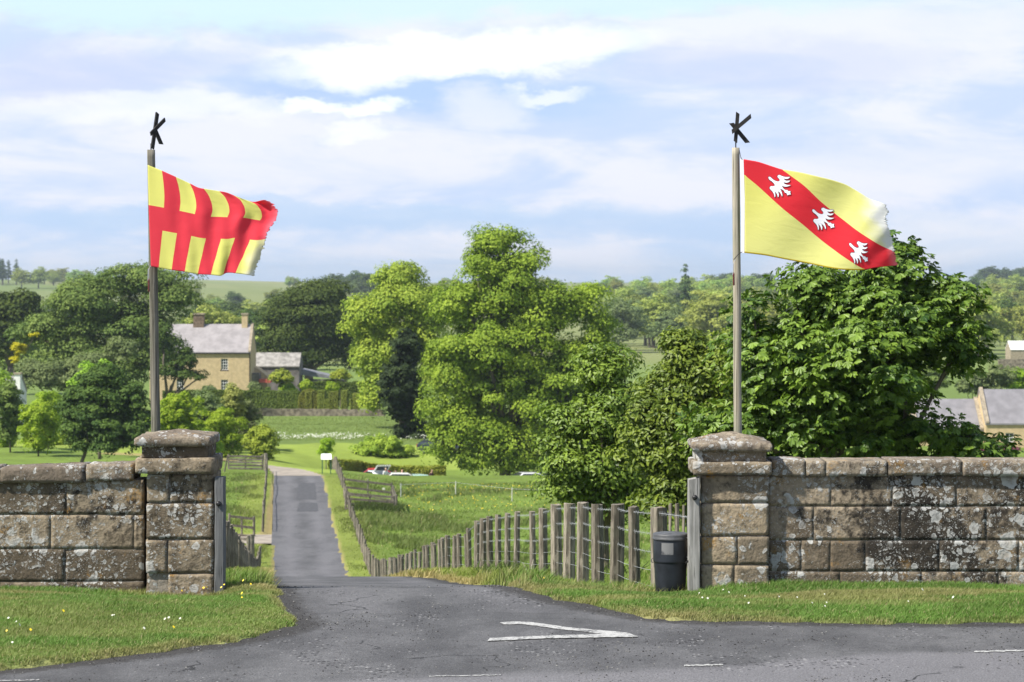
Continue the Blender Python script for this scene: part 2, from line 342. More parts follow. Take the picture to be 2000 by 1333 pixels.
# ================================================================ terrain
_py = [-60, 0, 27.7, 31, 34, 38, 42, 50, 60, 70, 80, 90, 100, 110, 120, 130, 150, 175, 200, 230, 265, 340, 420, 550, 700, 900, 1200, 1600, 2200, 3000, 4500, 6500, 9500]
_pz = [0, 0, 0, -.36, -.74, -1.17, -1.62, -2.48, -3.58, -4.8, -6.1, -7.3, -8.5, -9.7, -10.8, -11.5, -11.75, -11.8, -11.65, -12.6, -13.4, -13.6, -14, -15, -15.5, -17, -15, -8, -2, 1, 2, 2.6, 2]
def prof(y):
    y = np.asarray(y, float); w = np.clip((y - 26) * .06, 0, 120); r = 0
    for k in (-1, -.5, 0, .5, 1): r = r + np.interp(y + k * w, _py, _pz)
    return r / 5
ROAD = [(-80, 16), (-20, 19.6), (-9, 20.6), (-6, 21.2), (-4.36, 21.8), (-3.2, 22.7), (-2.35, 23.9), (-2.03, 24.7), (-2.3, 25.7), (-2.63, 28), (-3.3, 34), (-4.75, 50), (-12.75, 138), (-13.4, 146),
        (-14.2, 147), (-16.5, 148), (-16.5, 153), (-14.9, 154), (-18.4, 200), (-14.95, 200), (-12.4, 172), (-9.25, 138), (-1.5, 50), (-.4, 34), (0, 27.7), (.53, 26.5), (1.4, 25.1), (1.98, 24.85), (5, 24.75), (80, 24.9), (80, 12), (-80, 8)]
TRACK = [(-18.4, 200), (-20, 212), (-22.0, 222), (-25.5, 232), (-30, 240), (-38, 246), (-40, 243), (-30, 234), (-24, 226), (-20.6, 219), (-17.3, 211), (-14.95, 200)]
def sdist(px, py, poly):
    px = np.asarray(px, float); py = np.asarray(py, float)
    d = np.full(px.shape, 1e9); ins = np.zeros(px.shape, bool); n = len(poly)
    for i in range(n):
        x0, y0 = poly[i]; x1, y1 = poly[(i + 1) % n]; ex, ey = x1 - x0, y1 - y0
        t = np.clip(((px - x0) * ex + (py - y0) * ey) / (ex * ex + ey * ey), 0, 1)
        d = np.minimum(d, np.hypot(px - x0 - t * ex, py - y0 - t * ey))
        c = ((y0 > py) != (y1 > py)) & (px < (x1 - x0) * (py - y0) / (y1 - y0 + 1e-12) + x0); ins ^= c
    return np.where(ins, -d, d)
def roadsd(x, y):
    return np.minimum(sdist(x, y, ROAD), sdist(x, y, TRACK))
def base(x, y):
    x = np.asarray(x, float); y = np.asarray(y, float); z = prof(y)
    xc = 1.3 - .09 * y
    z = z - sm(x - xc, 2.6, 9.5) * .62 * sm(y, 110, 190) * (1 - sm(y, 215, 245))
    z = z - 3.05 * np.exp(-((x + 4.5) / 13.5) ** 4 - ((y - 238) / 15) ** 2 * .9)
    s = x / np.maximum(y, 1)
    z = z + 6.5 * sm(-s, .05, .16) * sm(y, 1300, 2200) * (1 - .5 * sm(y, 3000, 5000)) + 3.0 * sm(s, .08, .16) * sm(y, 1200, 1900)
    z = z + (fbm(x / 300, y / 300, 3) - .5) * 6 * sm(y, 700, 1600)
    return z
def H(x, y):
    x = np.asarray(x, float); y = np.asarray(y, float)
    z = base(x, y)
    near = y < 300
    sd = np.where(near, roadsd(x, y), 99)
    k = sm(sd + (fbm(x * 3.1, y * 3.1, 3) - .5) * .35, -.12, .12)
    bumps = (fbm(x * .7, y * .7, 3) - .5) * .09 + .03 + sm(sd, .25, .8) * (-.15 * np.exp(-((x - 1.55) / .55) ** 2 - ((y - 27.95) / .5) ** 2) - .11 * np.exp(-((x + 3.55) / .9) ** 2 - ((y - 27.1) / .5) ** 2) - .05 * sm(y, 26.6, 27.4) * (1 - sm(y, 29, 30)) - .15 * sm(y, 28.1, 29.3) * (1 - sm(y, 35, 40)) * sm(x, -.2, .8))
    far = (fbm(x / 9, y / 9, 3) - .5) * .8 * sm(sd, 1.5, 9)
    z = z + np.where(near, -.12 + k * (.12 + bumps) + far, 0)
    return z
def Hf(x, y): return float(H(np.array([x]), np.array([y]))[0])

G_MEADOW = np.array([.105, .165, .030]); G_LAWN = np.array([.215, .275, .05]); G_FIELD = np.array([.14, .20, .038]); G_DRY = np.array([.34, .27, .13]); G_NEAR = np.array([.115, .195, .04])
LAWN = [(-21, 215), (-17.5, 207), (-14, 203), (-14.5, 225), (-16, 246), (12, 256), (40, 258), (40, 266), (-6, 265), (-12, 264), (-26, 262), (-40, 268), (-60, 272), (-60, 262), (-24, 236)]
def gcol(x, y):
    x = np.asarray(x, float); y = np.asarray(y, float)
    n = fbm(x * .25, y * .25, 4)[..., None]; n2 = fbm(x * 1.3, y * 1.3, 4)[..., None]; n3 = fbm(x / 35, y / 35, 4)[..., None]
    c = G_FIELD * (.72 + .6 * n)
    c = c * (1 - .45 * sm(n2, .5, .75)) + np.array([.09, .11, .03]) * .45 * sm(n2, .5, .75)
    # near verge with dry mown patches
    dry = (sm(fbm(x * .55 + 3, y * 1.7, 4), .50, .66) * .62 * (1 - sm(y, 28.3, 31)) * np.where(y > 26.2, 1, .55))[..., None]
    cn = G_NEAR * (.7 + .6 * n2); wn = sm(-y, -32, -28)[..., None]
    sd = roadsd(x, y)[..., None]
    edge = (1 - sm(sd + (n2 - .5) * .5, .0, .24))
    cn = cn * (1 - .8 * dry) + G_DRY * .8 * dry
    cn = cn * (1 - .55 * edge) + np.array([.34, .28, .14]) * .55 * edge
    c = c * (1 - wn) + cn * wn
    # strips beside the drive
    strip = (1 - sm(sd, 1.5, 2.6)) * sm(y, 30, 40)[..., None] * (1 - sm(y, 196, 206))[..., None]
    c = c * (1 - strip) + (np.array([.18, .22, .045]) * (.75 + .5 * n)) * strip
    re = (1 - sm(sd, .05, .3)) * sm(y, 30, 40)[..., None]
    c = c * (1 - .8 * re) + np.array([.33, .25, .12]) * .8 * re
    ls = sm(-sdist(x, y, LAWN), -.3, .3)[..., None]
    stripe = (.5 + .5 * np.sin(x * .9 + y * .35))[..., None]
    c = c * (1 - ls) + (G_LAWN * (.86 + .16 * stripe + .2 * n)) * ls
    mead = sm(y, 260, 264)[..., None] * (1 - ls)
    c = c * (1 - mead) + (np.array([.125, .175, .045]) * (.7 + .6 * n3 + .2 * n)) * mead
    farm = sm(y, 500, 650)[..., None]
    cell = vn(np.floor(x / 160 + .6 * np.sin(y / 300)) * 7.13 + .5, np.floor(y / 260) * 3.7 + .5)[..., None]
    fc = np.array([.13, .175, .05]) * (1 - cell) + np.array([.23, .235, .10]) * cell
    c = c * (1 - farm) + fc * farm
    vf = sm(y, 4200, 5200)[..., None]
    c = c * (1 - vf) + np.array([.035, .055, .03]) * vf
    return c

ys = np.concatenate([np.linspace(-60, 16, 40), np.arange(16.2, 36, .16), np.arange(36, 62, .35), np.arange(62, 300, 1.0), 300 * (9500 / 300) ** np.linspace(0, 1, 150)])
ss = np.concatenate([-.26 - np.geomspace(.7, .004, 26), np.linspace(-.26, .26, 330), .26 + np.geomspace(.004, .7, 26)])
SX = ss[None, :] * (np.maximum(ys, 0)[:, None] * .9 + 6.0); SY = np.repeat(ys[:, None], len(ss), 1)
SZ = H(SX, SY); nr, nc = SX.shape
ii = (np.arange(nr - 1)[:, None] * nc + np.arange(nc - 1)[None, :]).ravel()
quads = np.stack([ii, ii + 1, ii + nc + 1, ii + nc], 1)
tag(mesh_np('ground', np.stack([SX, SY, SZ], -1).reshape(-1, 3), quads, M['ground'], attrs={'col': gcol(SX, SY).reshape(-1, 3)}, smooth=True), kind='structure')

# road surface: a sheet over the same height function, its rim lying under the turf edge
def sheet(name, x0f, x1f, y0, y1, dy, nx, mat, z=0.0, mask=None, attrs=True):
    yy = np.arange(y0, y1 + dy * .5, dy); t = np.linspace(0, 1, nx)
    X = np.stack([x0f(v) + (x1f(v) - x0f(v)) * t for v in yy]); Y = np.repeat(yy[:, None], nx, 1)
    Z = base(X, Y) + z + (fbm(X * .5, Y * .5, 3) - .5) * .03
    i0 = (np.arange(len(yy) - 1)[:, None] * nx + np.arange(nx - 1)[None, :]).ravel(); q = np.stack([i0, i0 + 1, i0 + nx + 1, i0 + nx], 1)
    if mask is not None:
        k = mask(X, Y).ravel(); q = q[k[q].all(1)]
    sd = roadsd(X, Y)
    lim = 21.55 + (X - 0) * .33 - .0 * X - .18 * np.sin(X * 1.3)
    pale = sm(lim - Y + (fbm(X * 2, Y * 2, 3) - .5) * .35, -.12, .12) * (Y < 24)
    pale = np.maximum(pale, .55 * sm(Y, 100, 130) * (.5 + .5 * fbm(X * .8, Y * .1)))
    if mask is None: tt = np.repeat(t[None, :], len(yy), 0) + (fbm(Y * .15, Y * 0) - .5) * .1; pale = np.clip(pale + .38 * (np.exp(-((tt - .27) / .09) ** 2) + np.exp(-((tt - .73) / .09) ** 2)) * (.5 + fbm(X * .9, Y * .12)) - .22 * np.exp(-((tt - .5) / .1) ** 2), 0, 1)
    return mesh_np(name, np.stack([X, Y, Z], -1).reshape(-1, 3), q, mat, attrs={'pale': pale.ravel(), 'edge': (sm(sd, -.6, -.02) * (1 - .8 * sm(Y, 60, 110))).ravel()} if attrs else None, smooth=True)
tag(sheet('road', lambda v: -14.0, lambda v: 14.0, 9, 25.6, .2, 141, M['asphalt'], mask=lambda X, Y: sdist(X, Y, ROAD) < .35), kind='structure')
xl = lambda v: float(np.interp(v, [25.6, 28, 34, 50, 138, 200], [-2.5, -2.85, -3.55, -5.0, -13.0, -18.6]))
xr = lambda v: float(np.interp(v, [25.6, 27.7, 34, 50, 138, 172, 200], [1.2, .3, -.15, -1.25, -9.0, -12.15, -14.7]))
tag(sheet('driveway', xl, xr, 25.6, 200, .4, 24, M['asphalt']), kind='structure')
tag(sheet('track', lambda v: float(np.interp(v, [200, 212, 222, 232, 240], [-18.6, -20.3, -22.4, -26.5, -33])), lambda v: float(np.interp(v, [200, 211, 219, 226, 240], [-14.7, -17.0, -20.2, -23.6, -32])), 200.2, 236, 1, 10, M['gravel'], .005, attrs=False), kind='structure')
tag(sheet('path', lambda v: -17.0, lambda v: -13.0, 147.6, 153.2, .4, 12, M['gravel'], -.01, attrs=False), kind='structure')
def rz(x, y): return float(base(np.array([x]), np.array([y]))[0] + (fbm(np.array([x * .5]), np.array([y * .5]), 3)[0] - .5) * .03)
def decal(name, pts, D=None, mat='paint', dz=.006, par=None):      # polygon strip given as outer / inner polylines in photo pixels on the flat road
    o_, i_ = pts; V = []; Fs = []
    def res(pl):
        pl = np.array(pl, float); t = np.concatenate([[0], np.cumsum(np.hypot(*np.diff(pl, axis=0).T))]); t /= t[-1]; u = np.linspace(0, 1, 26)
        return np.stack([np.interp(u, t, pl[:, 0]), np.interp(u, t, pl[:, 1])], 1)
    A, B = res(o_), res(i_)
    for k, (a, b) in enumerate(zip(A, B)):
        for q in (a, b):
            y = 16500 / (q[1] - 553) if D is None else q[1]; x = PX(q[0], y) if D is None else q[0]
            y += random.uniform(-.02, .02) if D is None else 0
            V.append((x, y, rz(x, y) + dz))
    Fs = [(2 * k, 2 * k + 2, 2 * k + 3, 2 * k + 1) for k in range(25)]
    return mesh_np(name, V, Fs, M[mat], par)
tri = empty('road_marking', (0, 0, 0), label='worn white give way triangle outline painted across the driveway mouth', cat='road marking')
decal('line', ([(976, 1218), (1015, 1215.5), (1038, 1217), (1090, 1225), (1150, 1231), (1200, 1235.5), (1225, 1238), (1246, 1245.5)],
               [(985, 1221.5), (1018, 1221), (1036, 1223), (1085, 1230), (1150, 1236.5), (1180, 1240), (1205, 1243), (1246, 1246)]), par=tri)
decal('line', ([(957, 1248), (1015, 1246), (1085, 1243), (1180, 1240.5), (1225, 1243)], [(952, 1254), (1040, 1250.5), (1110, 1248.5), (1200, 1247.5), (1246, 1246.5)]), par=tri, dz=.009)
for a, b, y0, y1, lb in ((838, 978, 1322, 1319, 'thin worn white centre line dash nearest the middle of the main road'), (1336, 1412, 1300, 1298, 'short white centre line dash in front of the right stone pillar'),
                         (1903, 2060, 1272, 1268, 'white centre line dash on the main road in front of the right wall'), (-20, 76, 1331, 1328.5, 'white centre line dash below the left grass verge')):
    tag(decal('lane_marking', ([(a, y0), (b, y1)], [(a, y0 + (1.3 if a in (838, -20) else 2.4)), (b, y1 + (1.3 if a in (838, -20) else 2.4))])), lb, 'road marking', 'dashes of the main road centre line')
for pts, mt in ((([(-13.6, 178), (-14.75, 192)], [(-15.0, 178), (-16.0, 192)]), 'patch'), (([(-12.8, 169), (-13.35, 175.5)], [(-14.2, 169), (-14.6, 175.5)]), 'patch'),
                ):
    tag(decal('road', pts, 1, mt, .012), kind='structure')

x = rng.uniform(-6, 7, 60000); y = rng.uniform(19.5, 30, 60000); sd = sdist(x, y, ROAD)
k = (sd < .04) & (rng.random(60000) < .05 + .8 * sm(sd, -.4, .0) + .55 * sm(fbm(x * 1.1 + 4, y * .8, 4), .55, .7)); x, y = x[k], y[k]; n = len(x); q = .0035 + .008 * rng.random(n) ** 3; zb = base(x, y) + (fbm(x * .5, y * .5, 3) - .5) * .03
V = np.empty((n, 6, 3)); a0 = rng.random(n) * 6
for j, (dx, dz) in enumerate(((0, 0), (1, 0), (2, 0), (3, 0))): V[:, j] = np.stack([x + q * np.cos(a0 + dx * 1.57) * (.7 + .6 * rng.random(n)), y + q * np.sin(a0 + dx * 1.57), zb + q * .15], 1)
V[:, 4] = np.stack([x + q * .2, y, zb + q * 1.0], 1); V[:, 5] = np.stack([x, y, zb - .004], 1); i_ = np.arange(n)[:, None] * 6
fc = np.concatenate([i_ + [0, 1, 4], i_ + [1, 2, 4], i_ + [2, 3, 4], i_ + [3, 0, 4]])
m_g, g = newmat('road_grit'); out(g, pbr(g, g.mix(attr(g, 'tint', 2), (.016, .015, .015), (.22, .215, .20)), .9, .2))
tag(mesh_np('grit', V.reshape(-1, 3), fc, m_g, attrs={'tint': np.repeat(rng.random(n) ** 2.5, 6)}), kind='stuff')
# ---------------------------------------------------------------- grass blades
def blades(name, x, y, h, w, col, mat='blade', lean=.5, kindlabel=None, nseg=2):
    n = len(x); z = H(x, y) - .01
    a = rng.random(n) * 2 * np.pi; hh = h * (.5 + .8 * rng.random(n)); l = lean * hh * (.3 + rng.random(n)); wind = .25 * hh
    dx, dy = np.cos(a) * l + wind, np.sin(a) * l; b = rng.random(n) * np.pi; wx, wy = np.cos(b) * w / 2, np.sin(b) * w / 2 * .4
    V = np.empty((n, 5, 3))
    V[:, 0] = np.stack([x - wx, y - wy, z], 1); V[:, 1] = np.stack([x + wx, y + wy, z], 1)
    V[:, 2] = np.stack([x + wx * .8 + dx * .35, y + wy * .8 + dy * .35, z + hh * .6], 1); V[:, 3] = np.stack([x - wx * .8 + dx * .35, y - wy * .8 + dy * .35, z + hh * .6], 1)
    V[:, 4] = np.stack([x + dx, y + dy, z + hh * .95], 1)
    i = np.arange(n)[:, None] * 5
    tr = np.concatenate([i + [0, 1, 2], i + [0, 2, 3], i + [3, 2, 4]], 1).reshape(-1, 3)
    c = np.repeat(col[:, None, :], 5, 1).reshape(-1, 3)
    return tag(mesh_np(name, V.reshape(-1, 3), tr, M[mat], attrs={'col': c}), kind='stuff')
def scatter(n, x0, x1, y0, y1, minsd=.02, dens=None):
    x = rng.uniform(x0, x1, n); y = rng.uniform(y0, y1, n); sd = roadsd(x, y) + (fbm(x * 4, y * 4, 2) - .5) * .35
    k = sd > minsd
    if dens is not None: k &= rng.random(n) < dens(x, y, sd)
    return x[k], y[k], sd[k]
def gb(x, y, sd, j=.35):
    c = gcol(x, y); c = c * (1.15 + j * (rng.random((len(x), 1)) - .3)); d = rng.random(len(x)) < .06
    c[d] = np.array([.42, .35, .19]) * (.7 + .5 * rng.random((d.sum(), 1))); return c
# left verge
x, y, sd = scatter(330000, -6.2, -2.0, 20.6, 27.75, -.04)
blades('grass', x, y, .038 + .035 * sm(sd, .1, 1) * fbm(x * .9, y * .9) + .012 * sm(y, 26.9, 27.5), .008, gb(x, y, sd)).name = 'grass'
# right verge
x, y, sd = scatter(260000, -.4, 6.4, 24.7, 28.4, -.04, dens=lambda x, y, s: np.where((y > 27.95) & (x > 1.9), 0, 1))
blades('grass', x, y, .042 + .045 * sm(sd, .1, .8) * fbm(x * .9, y * .9) + .03 * sm(y, 27.5, 27.8), .009, gb(x, y, sd))
# beyond the gate, both sides of the drive
x, y, sd = scatter(300000, -6.5, 5.0, 27.8, 52, dens=lambda x, y, s: np.where(s < 4.5, 1, .25) * np.where((y < 28.5) & (x > 1.95), 0, 1))
blades('grass', x, y, .055 + .05 * fbm(x * .8, y * .8) + .10 * sm(fbm(x * .9, y * .5), .58, .7), .012, gb(x, y, sd) * 1.05)
x, y, sd = scatter(160000, -16, 8, 50, 110, dens=lambda x, y, s: np.where(s < 3, 1, .5))
blades('grass', x, y, .13 + .1 * fbm(x * .5, y * .5), .03, gb(x, y, sd))
x, y, sd = scatter(330000, -38, 14, 105, 203, .3)
hump = sm(fbm(x * .35, y * .2, 3), .56, .70); k = rng.random(len(x)) < .28 + .72 * hump; x, y, sd, hump = x[k], y[k], sd[k], hump[k]
c = gb(x, y, sd, .25); c = c * (1 - .5 * hump[:, None]) + np.array([.12, .135, .05]) * .5 * hump[:, None]
blades('grass', x, y, (.10 + .24 * hump * (1 - sm(y, 175, 200))) * sm(sd, 0, 2.2) + .03, .05, c)
# uncut meadow and white cow parsley behind the lawn
x = rng.uniform(-48, 16, 60000); y = rng.uniform(267, 322, 60000)
blades('grass', x, y, np.full(len(x), .13), .05, np.array([.20, .25, .07]) * (.7 + .6 * rng.random((len(x), 1))))
def dots(name, x, y, z, r, mat, n=5):
    k = len(x); a = np.linspace(0, 2 * np.pi, n, endpoint=False); tl = rng.normal(0, .5, (k, 2))
    V = np.empty((k, n, 3)); V[:, :, 0] = x[:, None] + r[:, None] * np.cos(a); V[:, :, 1] = y[:, None] + r[:, None] * np.sin(a) * .6
    V[:, :, 2] = z[:, None] + r[:, None] * (np.cos(a) * tl[:, :1] + (np.sin(a)) * .8)
    return tag(mesh_np(name, V.reshape(-1, 3), np.arange(k * n).reshape(k, n), M[mat]), kind='stuff')
M['white_flower'] = simple('white_petals', (.55, .56, .46), .8, .1); M['yellow_flower'] = simple('buttercup_petals', (.80, .58, .02), .5, .1)
x = rng.uniform(-34, 20, 15000); y = 267 + 9 * rng.random(15000) ** 1.3 + (x + 34) * -.03; k = rng.random(15000) < .28 * sm(fbm(x * .35, y * .3, 3), .35, .75); x, y = x[k], y[k]
dots('cow_parsley_flowers', x, y, H(x, y) + .25 + .35 * rng.random(len(x)), .02 + .045 * rng.random(len(x)), 'white_flower')
q = np.concatenate([rng.normal([-2.75, 26.9], [.42, .28], (10, 2)), rng.uniform([-5.3, 22.8], [-2.4, 27.2], (7, 2)), rng.uniform([-3.6, 28.2], [-2.9, 33], (10, 2)), rng.uniform([0, 28.5], [3.5, 33], (14, 2))])
q = q[roadsd(q[:, 0], q[:, 1]) > .1]
dots('buttercup_flowers', q[:, 0], q[:, 1], H(q[:, 0], q[:, 1]) + .10 + .05 * rng.random(len(q)), .007 + .006 * rng.random(len(q)), 'yellow_flower')
q = np.concatenate([rng.normal([-4.8, 23.5], [.25, .5], (14, 2)), rng.uniform([1.9, 25.1], [4.5, 26.6], (16, 2)), rng.uniform([-4, 22.9], [-2.6, 25], (6, 2))]); q = q[roadsd(q[:, 0], q[:, 1]) > .15]
dots('daisy_flowers', q[:, 0], q[:, 1], H(q[:, 0], q[:, 1]) + .085 + .02 * rng.random(len(q)), .007 + .006 * rng.random(len(q)), 'white_flower')
x = rng.uniform(-8, 6, 260); y = rng.uniform(175, 200, 260); dots('buttercup_flowers', x, y, H(x, y) + .12, .018 + .02 * rng.random(260), 'yellow_flower')

# ================================================================ stonework
from mathutils import noise as mn, Vector
def stone(V, Fs, T, Gm, x0, x1, y0, y1, z0, z1, r=.013, step=.04, amp=.008, tint=None, grime=.5, top=None):
    """one dressed block: rounded box with worn, uneven faces, appended to the lists"""
    tint = random.random() if tint is None else tint; b0 = len(V); seed = Vector((random.random() * 50,) * 3)
    dim = [x1 - x0, y1 - y0, z1 - z0]; N = [max(2, int(round(d / step))) for d in dim]; N[1] = min(N[1], 5); idx = {}
    def vid(i, j, k):
        if (i, j, k) in idx: return idx[(i, j, k)]
        q = [x0 + dim[0] * i / N[0], y0 + dim[1] * j / N[1], z0 + dim[2] * k / N[2]]
        lo = (x0 + r, y0 + r, z0 + r); hi = (x1 - r, y1 - r, z1 - r)
        c = Vector([min(max(q[a], lo[a]), hi[a]) for a in range(3)]); d = Vector(q) - c
        if d.length > 1e-6:
            p = c + d.normalized() * r
        else: p = Vector(q)
        nn = mn.noise(p * 7 + seed); n2 = mn.noise(p * 22 + seed); n3 = mn.noise(p * 2.2 + seed)
        dirn = (p - Vector(((x0 + x1) / 2, (y0 + y1) / 2, (z0 + z1) / 2))); dirn = Vector((0 if abs(d.x) < 1e-6 else (1 if d.x > 0 else -1), 0 if abs(d.y) < 1e-6 else (1 if d.y > 0 else -1), 0 if abs(d.z) < 1e-6 else (1 if d.z > 0 else -1)))
        p = p + dirn * (nn * amp + n2 * amp * .5 + n3 * amp * .6)
        if top: p.z += top(p.x) * (k / N[2])
        idx[(i, j, k)] = len(V); V.append(tuple(p)); T.append(tint); Gm.append(grime(p.x, p.z) if callable(grime) else grime); return idx[(i, j, k)]
    def face(fn, A, B, flip):
        for a in range(A):
            for b in range(B):
                q = [fn(a, b), fn(a + 1, b), fn(a + 1, b + 1), fn(a, b + 1)]; Fs.append(q[::-1] if flip else q)
    face(lambda a, b: vid(a, 0, b), N[0], N[2], False); face(lambda a, b: vid(a, N[1], b), N[0], N[2], True)
    face(lambda a, b: vid(0, a, b), N[1], N[2], True); face(lambda a, b: vid(N[0], a, b), N[1], N[2], False)
    face(lambda a, b: vid(a, b, 0), N[0], N[1], True); face(lambda a, b: vid(a, b, N[2]), N[0], N[1], False)
def stones(name, specs, mat, parent, **kw):
    V, Fs, T, Gm = [], [], [], []
    for s in specs:
        k = dict(kw); k.update(s[6] if len(s) > 6 else {}); stone(V, Fs, T, Gm, *s[:6], **k)
    return mesh_np(name, V, Fs, mat, parent, attrs={'tint': T, 'grime': Gm}, smooth=True)
def wall(root, D, D2, px0, courses, mat, grime=.5):
    sp = []
    for (ya, yb, joints) in courses:
        for a, b in zip(joints[:-1], joints[1:]):
            f = random.uniform(-.004, .006)
            sp.append((PX(a, D) + .002, PX(b, D) - .002, D + f, D2, PZ(yb, D) + .003, PZ(ya, D) - .002))
    w = stones('wall_face', sp, mat, root, grime=grime, amp=.004, r=.006)
    z0 = PZ(courses[-1][1], D) - .3; z1 = PZ(courses[0][0], D) - .01
    MB().box(PX(courses[0][2][0], D), PX(courses[0][2][-1], D) - .01, D + .010, D2 - .02, z0, z1).build('mortar', M['mortar'], root)
DL, DR = 27.6, 27.9
wl = empty('stone_wall', (0, 0, 0), label='lichen spotted sandstone wall with sunken coping left of the driveway', cat='stone wall', group='walls flanking the driveway')
wall(wl, DL, DL + .45, 0, [(937, 1006, [-420, -250, -110, -5, 130, 281]), (1006, 1073, [-420, -330, -180, -60, 99, 262, 281]), (1073, 1137, [-420, -210, -130, -30, 126, 281]), (1137, 1168, [-420, -300, -150, 0, 150, 281])], M['stone_l'])
stones('coping_stone', [(PX(-300, DL), PX(-2, DL), DL - .06, DL + .52, PZ(944, DL), PZ(914, DL), {'top': lambda x: .01})], M['stone_cap'], wl, amp=.009, r=.02, grime=.6)
stones('coping_stone', [(PX(1, DL), PX(166, DL), DL - .06, DL + .52, PZ(944, DL), PZ(913, DL), {'top': lambda x: (x + 5.5) * .03})], M['stone_cap'], wl, amp=.010, r=.02, grime=.6)
stones('coping_stone', [(PX(170, DL), PX(262, DL), DL - .05, DL + .52, PZ(940, DL), PZ(906, DL))], M['stone_cap'], wl, amp=.012, r=.022, grime=.62)
wr = empty('stone_wall', (0, 0, 0), label='soot blackened sandstone wall with level coping right of the driveway', cat='stone wall', group='walls flanking the driveway')
gr = lambda x, z: .5 + .30 * math.exp(-((x - 4.3) / .75) ** 2 - ((z - .55) / .38) ** 2) - .25 * math.exp(-((x - 3.0) / .4) ** 2 - ((z - .6) / .5) ** 2)
wall(wr, DR, DR + .45, 0, [(929, 990, [1500, 1623, 1744, 1868, 2010, 2150, 2320]), (990, 1056, [1500, 1590, 1760, 1927, 2060, 2200, 2320]), (1056, 1117, [1500, 1566, 1622, 1690, 1835, 1990, 2130, 2320]), (1117, 1165, [1500, 1640, 1800, 1950, 2120, 2320])], M['stone_r'], gr)
cj = [1506, 1573, 1612, 1733, 1878, 2020, 2160, 2330]
for a, b in zip(cj[:-1], cj[1:]):
    stones('coping_stone', [(PX(a, DR) + .002, PX(b, DR) - .001, DR - .06, DR + .5, PZ(930 + random.uniform(-1, 1), DR), PZ(899 + random.uniform(-1.5, 1.5), DR))], M['stone_cap'], wr, amp=.005, r=.010, grime=.56)
def pillar(root, D, cx0, cx1, courses, band, neck, cap, mat, capmat):
    w = PX(cx1, D) - PX(cx0, D); sp = []
    for ya, yb, js in courses:
        for q in range(len(js) - 1):
            rec = .03 if (ya > 1115 and q == 0 and cx0 < 500) else 0
            sp.append((PX(js[q], D) + .004, PX(js[q + 1], D) - .004, D + rec + random.uniform(-.006, .006), D + w, PZ(yb, D) + .004, PZ(ya, D) - .004))
    stones('shaft', sp, mat, root, grime=.45)
    MB().box(PX(cx0, D) + .03, PX(cx1, D) - .03, D + .03, D + w - .03, PZ(courses[-1][1], D) - .2, PZ(courses[0][0], D) + .02).build('mortar', M['mortar'], root)
    o = .09
    stones('band', [(PX(band[0], D), PX(band[1], D), D - o, D + w + o, PZ(band[3], D), PZ(band[2], D))], mat, root, r=.024, amp=.010)
    stones('neck', [(PX(neck[0], D), PX(neck[1], D), D - .03, D + w + .03, PZ(neck[3], D) - .01, PZ(neck[2], D) + .01)], mat, root, r=.015, amp=.012)
    # cap: slab whose top rises to a blunt point
    x0, x1, zt, zb, za = PX(cap[0], D), PX(cap[1], D), PZ(cap[3], D), PZ(cap[4], D), PZ(cap[2], D)
    cx, cy = (x0 + x1) / 2, D + w / 2; hx, hy = (x1 - x0) / 2, w / 2 + .10
    n = 30; V, Fs = [], []
    def sq(u, v, z, s=1.0): 
        p = Vector((cx + hx * u * s, cy + hy * v * s, z)); m_ = mn.noise(p * 8) * .012 + mn.noise(p * 25) * .006
        return (p.x + u * m_, p.y + v * m_, p.z + m_)
    ring = [(-1 + 2 * k / n, -1) for k in range(n)] + [(1, -1 + 2 * k / n) for k in range(n)] + [(1 - 2 * k / n, 1) for k in range(n)] + [(-1, 1 - 2 * k / n) for k in range(n)]
    rings = [(zb, .97), (zb + .015, 1.0), (zb + (zt - zb) * .55, 1.005), (zt - .012, 1.0), (zt + .006, .965)] + [(zt + (za - zt) * t, 1 - t) for t in (.12, .25, .4, .55, .7, .83, .93)]
    for z, s_ in rings:
        for u, v in ring: V.append(sq(u, v, z, s_))
    L = len(ring)
    for a in range(len(rings) - 1):
        for k in range(L): Fs.append([a * L + k, a * L + (k + 1) % L, (a + 1) * L + (k + 1) % L, (a + 1) * L + k])
    Fs.append([(len(rings) - 1) * L + k for k in range(L)]); Fs.append([k for k in range(L)][::-1])
    mesh_np('cap', V, Fs, capmat, root, attrs={'tint': [.5] * len(V), 'grime': [.5] * len(V)}, smooth=True)
pl = empty('gate_pillar', (0, 0, 0), label='leaning old sandstone pillar split from its wall, low grey cap, left of the driveway', cat='gate pillar', group='pillars of the gateway')
pillar(pl, DL - .12, 285, 418, [(926, 983, [285, 331, 418]), (983, 1054, [285, 418]), (1054, 1121, [284, 327, 418]), (1121, 1185, [284, 327, 418])], (264, 420, 894, 926), (275, 406, 869, 896), (265, 413, 842, 854, 871), M['stone_l'], M['stone_cap'])
prr = empty('gate_pillar', (0, 0, 0), label='pale tan sandstone pillar with pointed orange flecked cap right of the driveway', cat='gate pillar', group='pillars of the gateway')
pillar(prr, DR - .12, 1369, 1503, [(928, 983, [1369, 1503]), (983, 1048, [1369, 1503]), (1048, 1104, [1369, 1440, 1503]), (1104, 1165, [1369, 1434, 1503])], (1352, 1507, 901, 928), (1362, 1497, 880, 903), (1353, 1507, 845, 866, 881), M['stone_p'], M['stone_cap'])
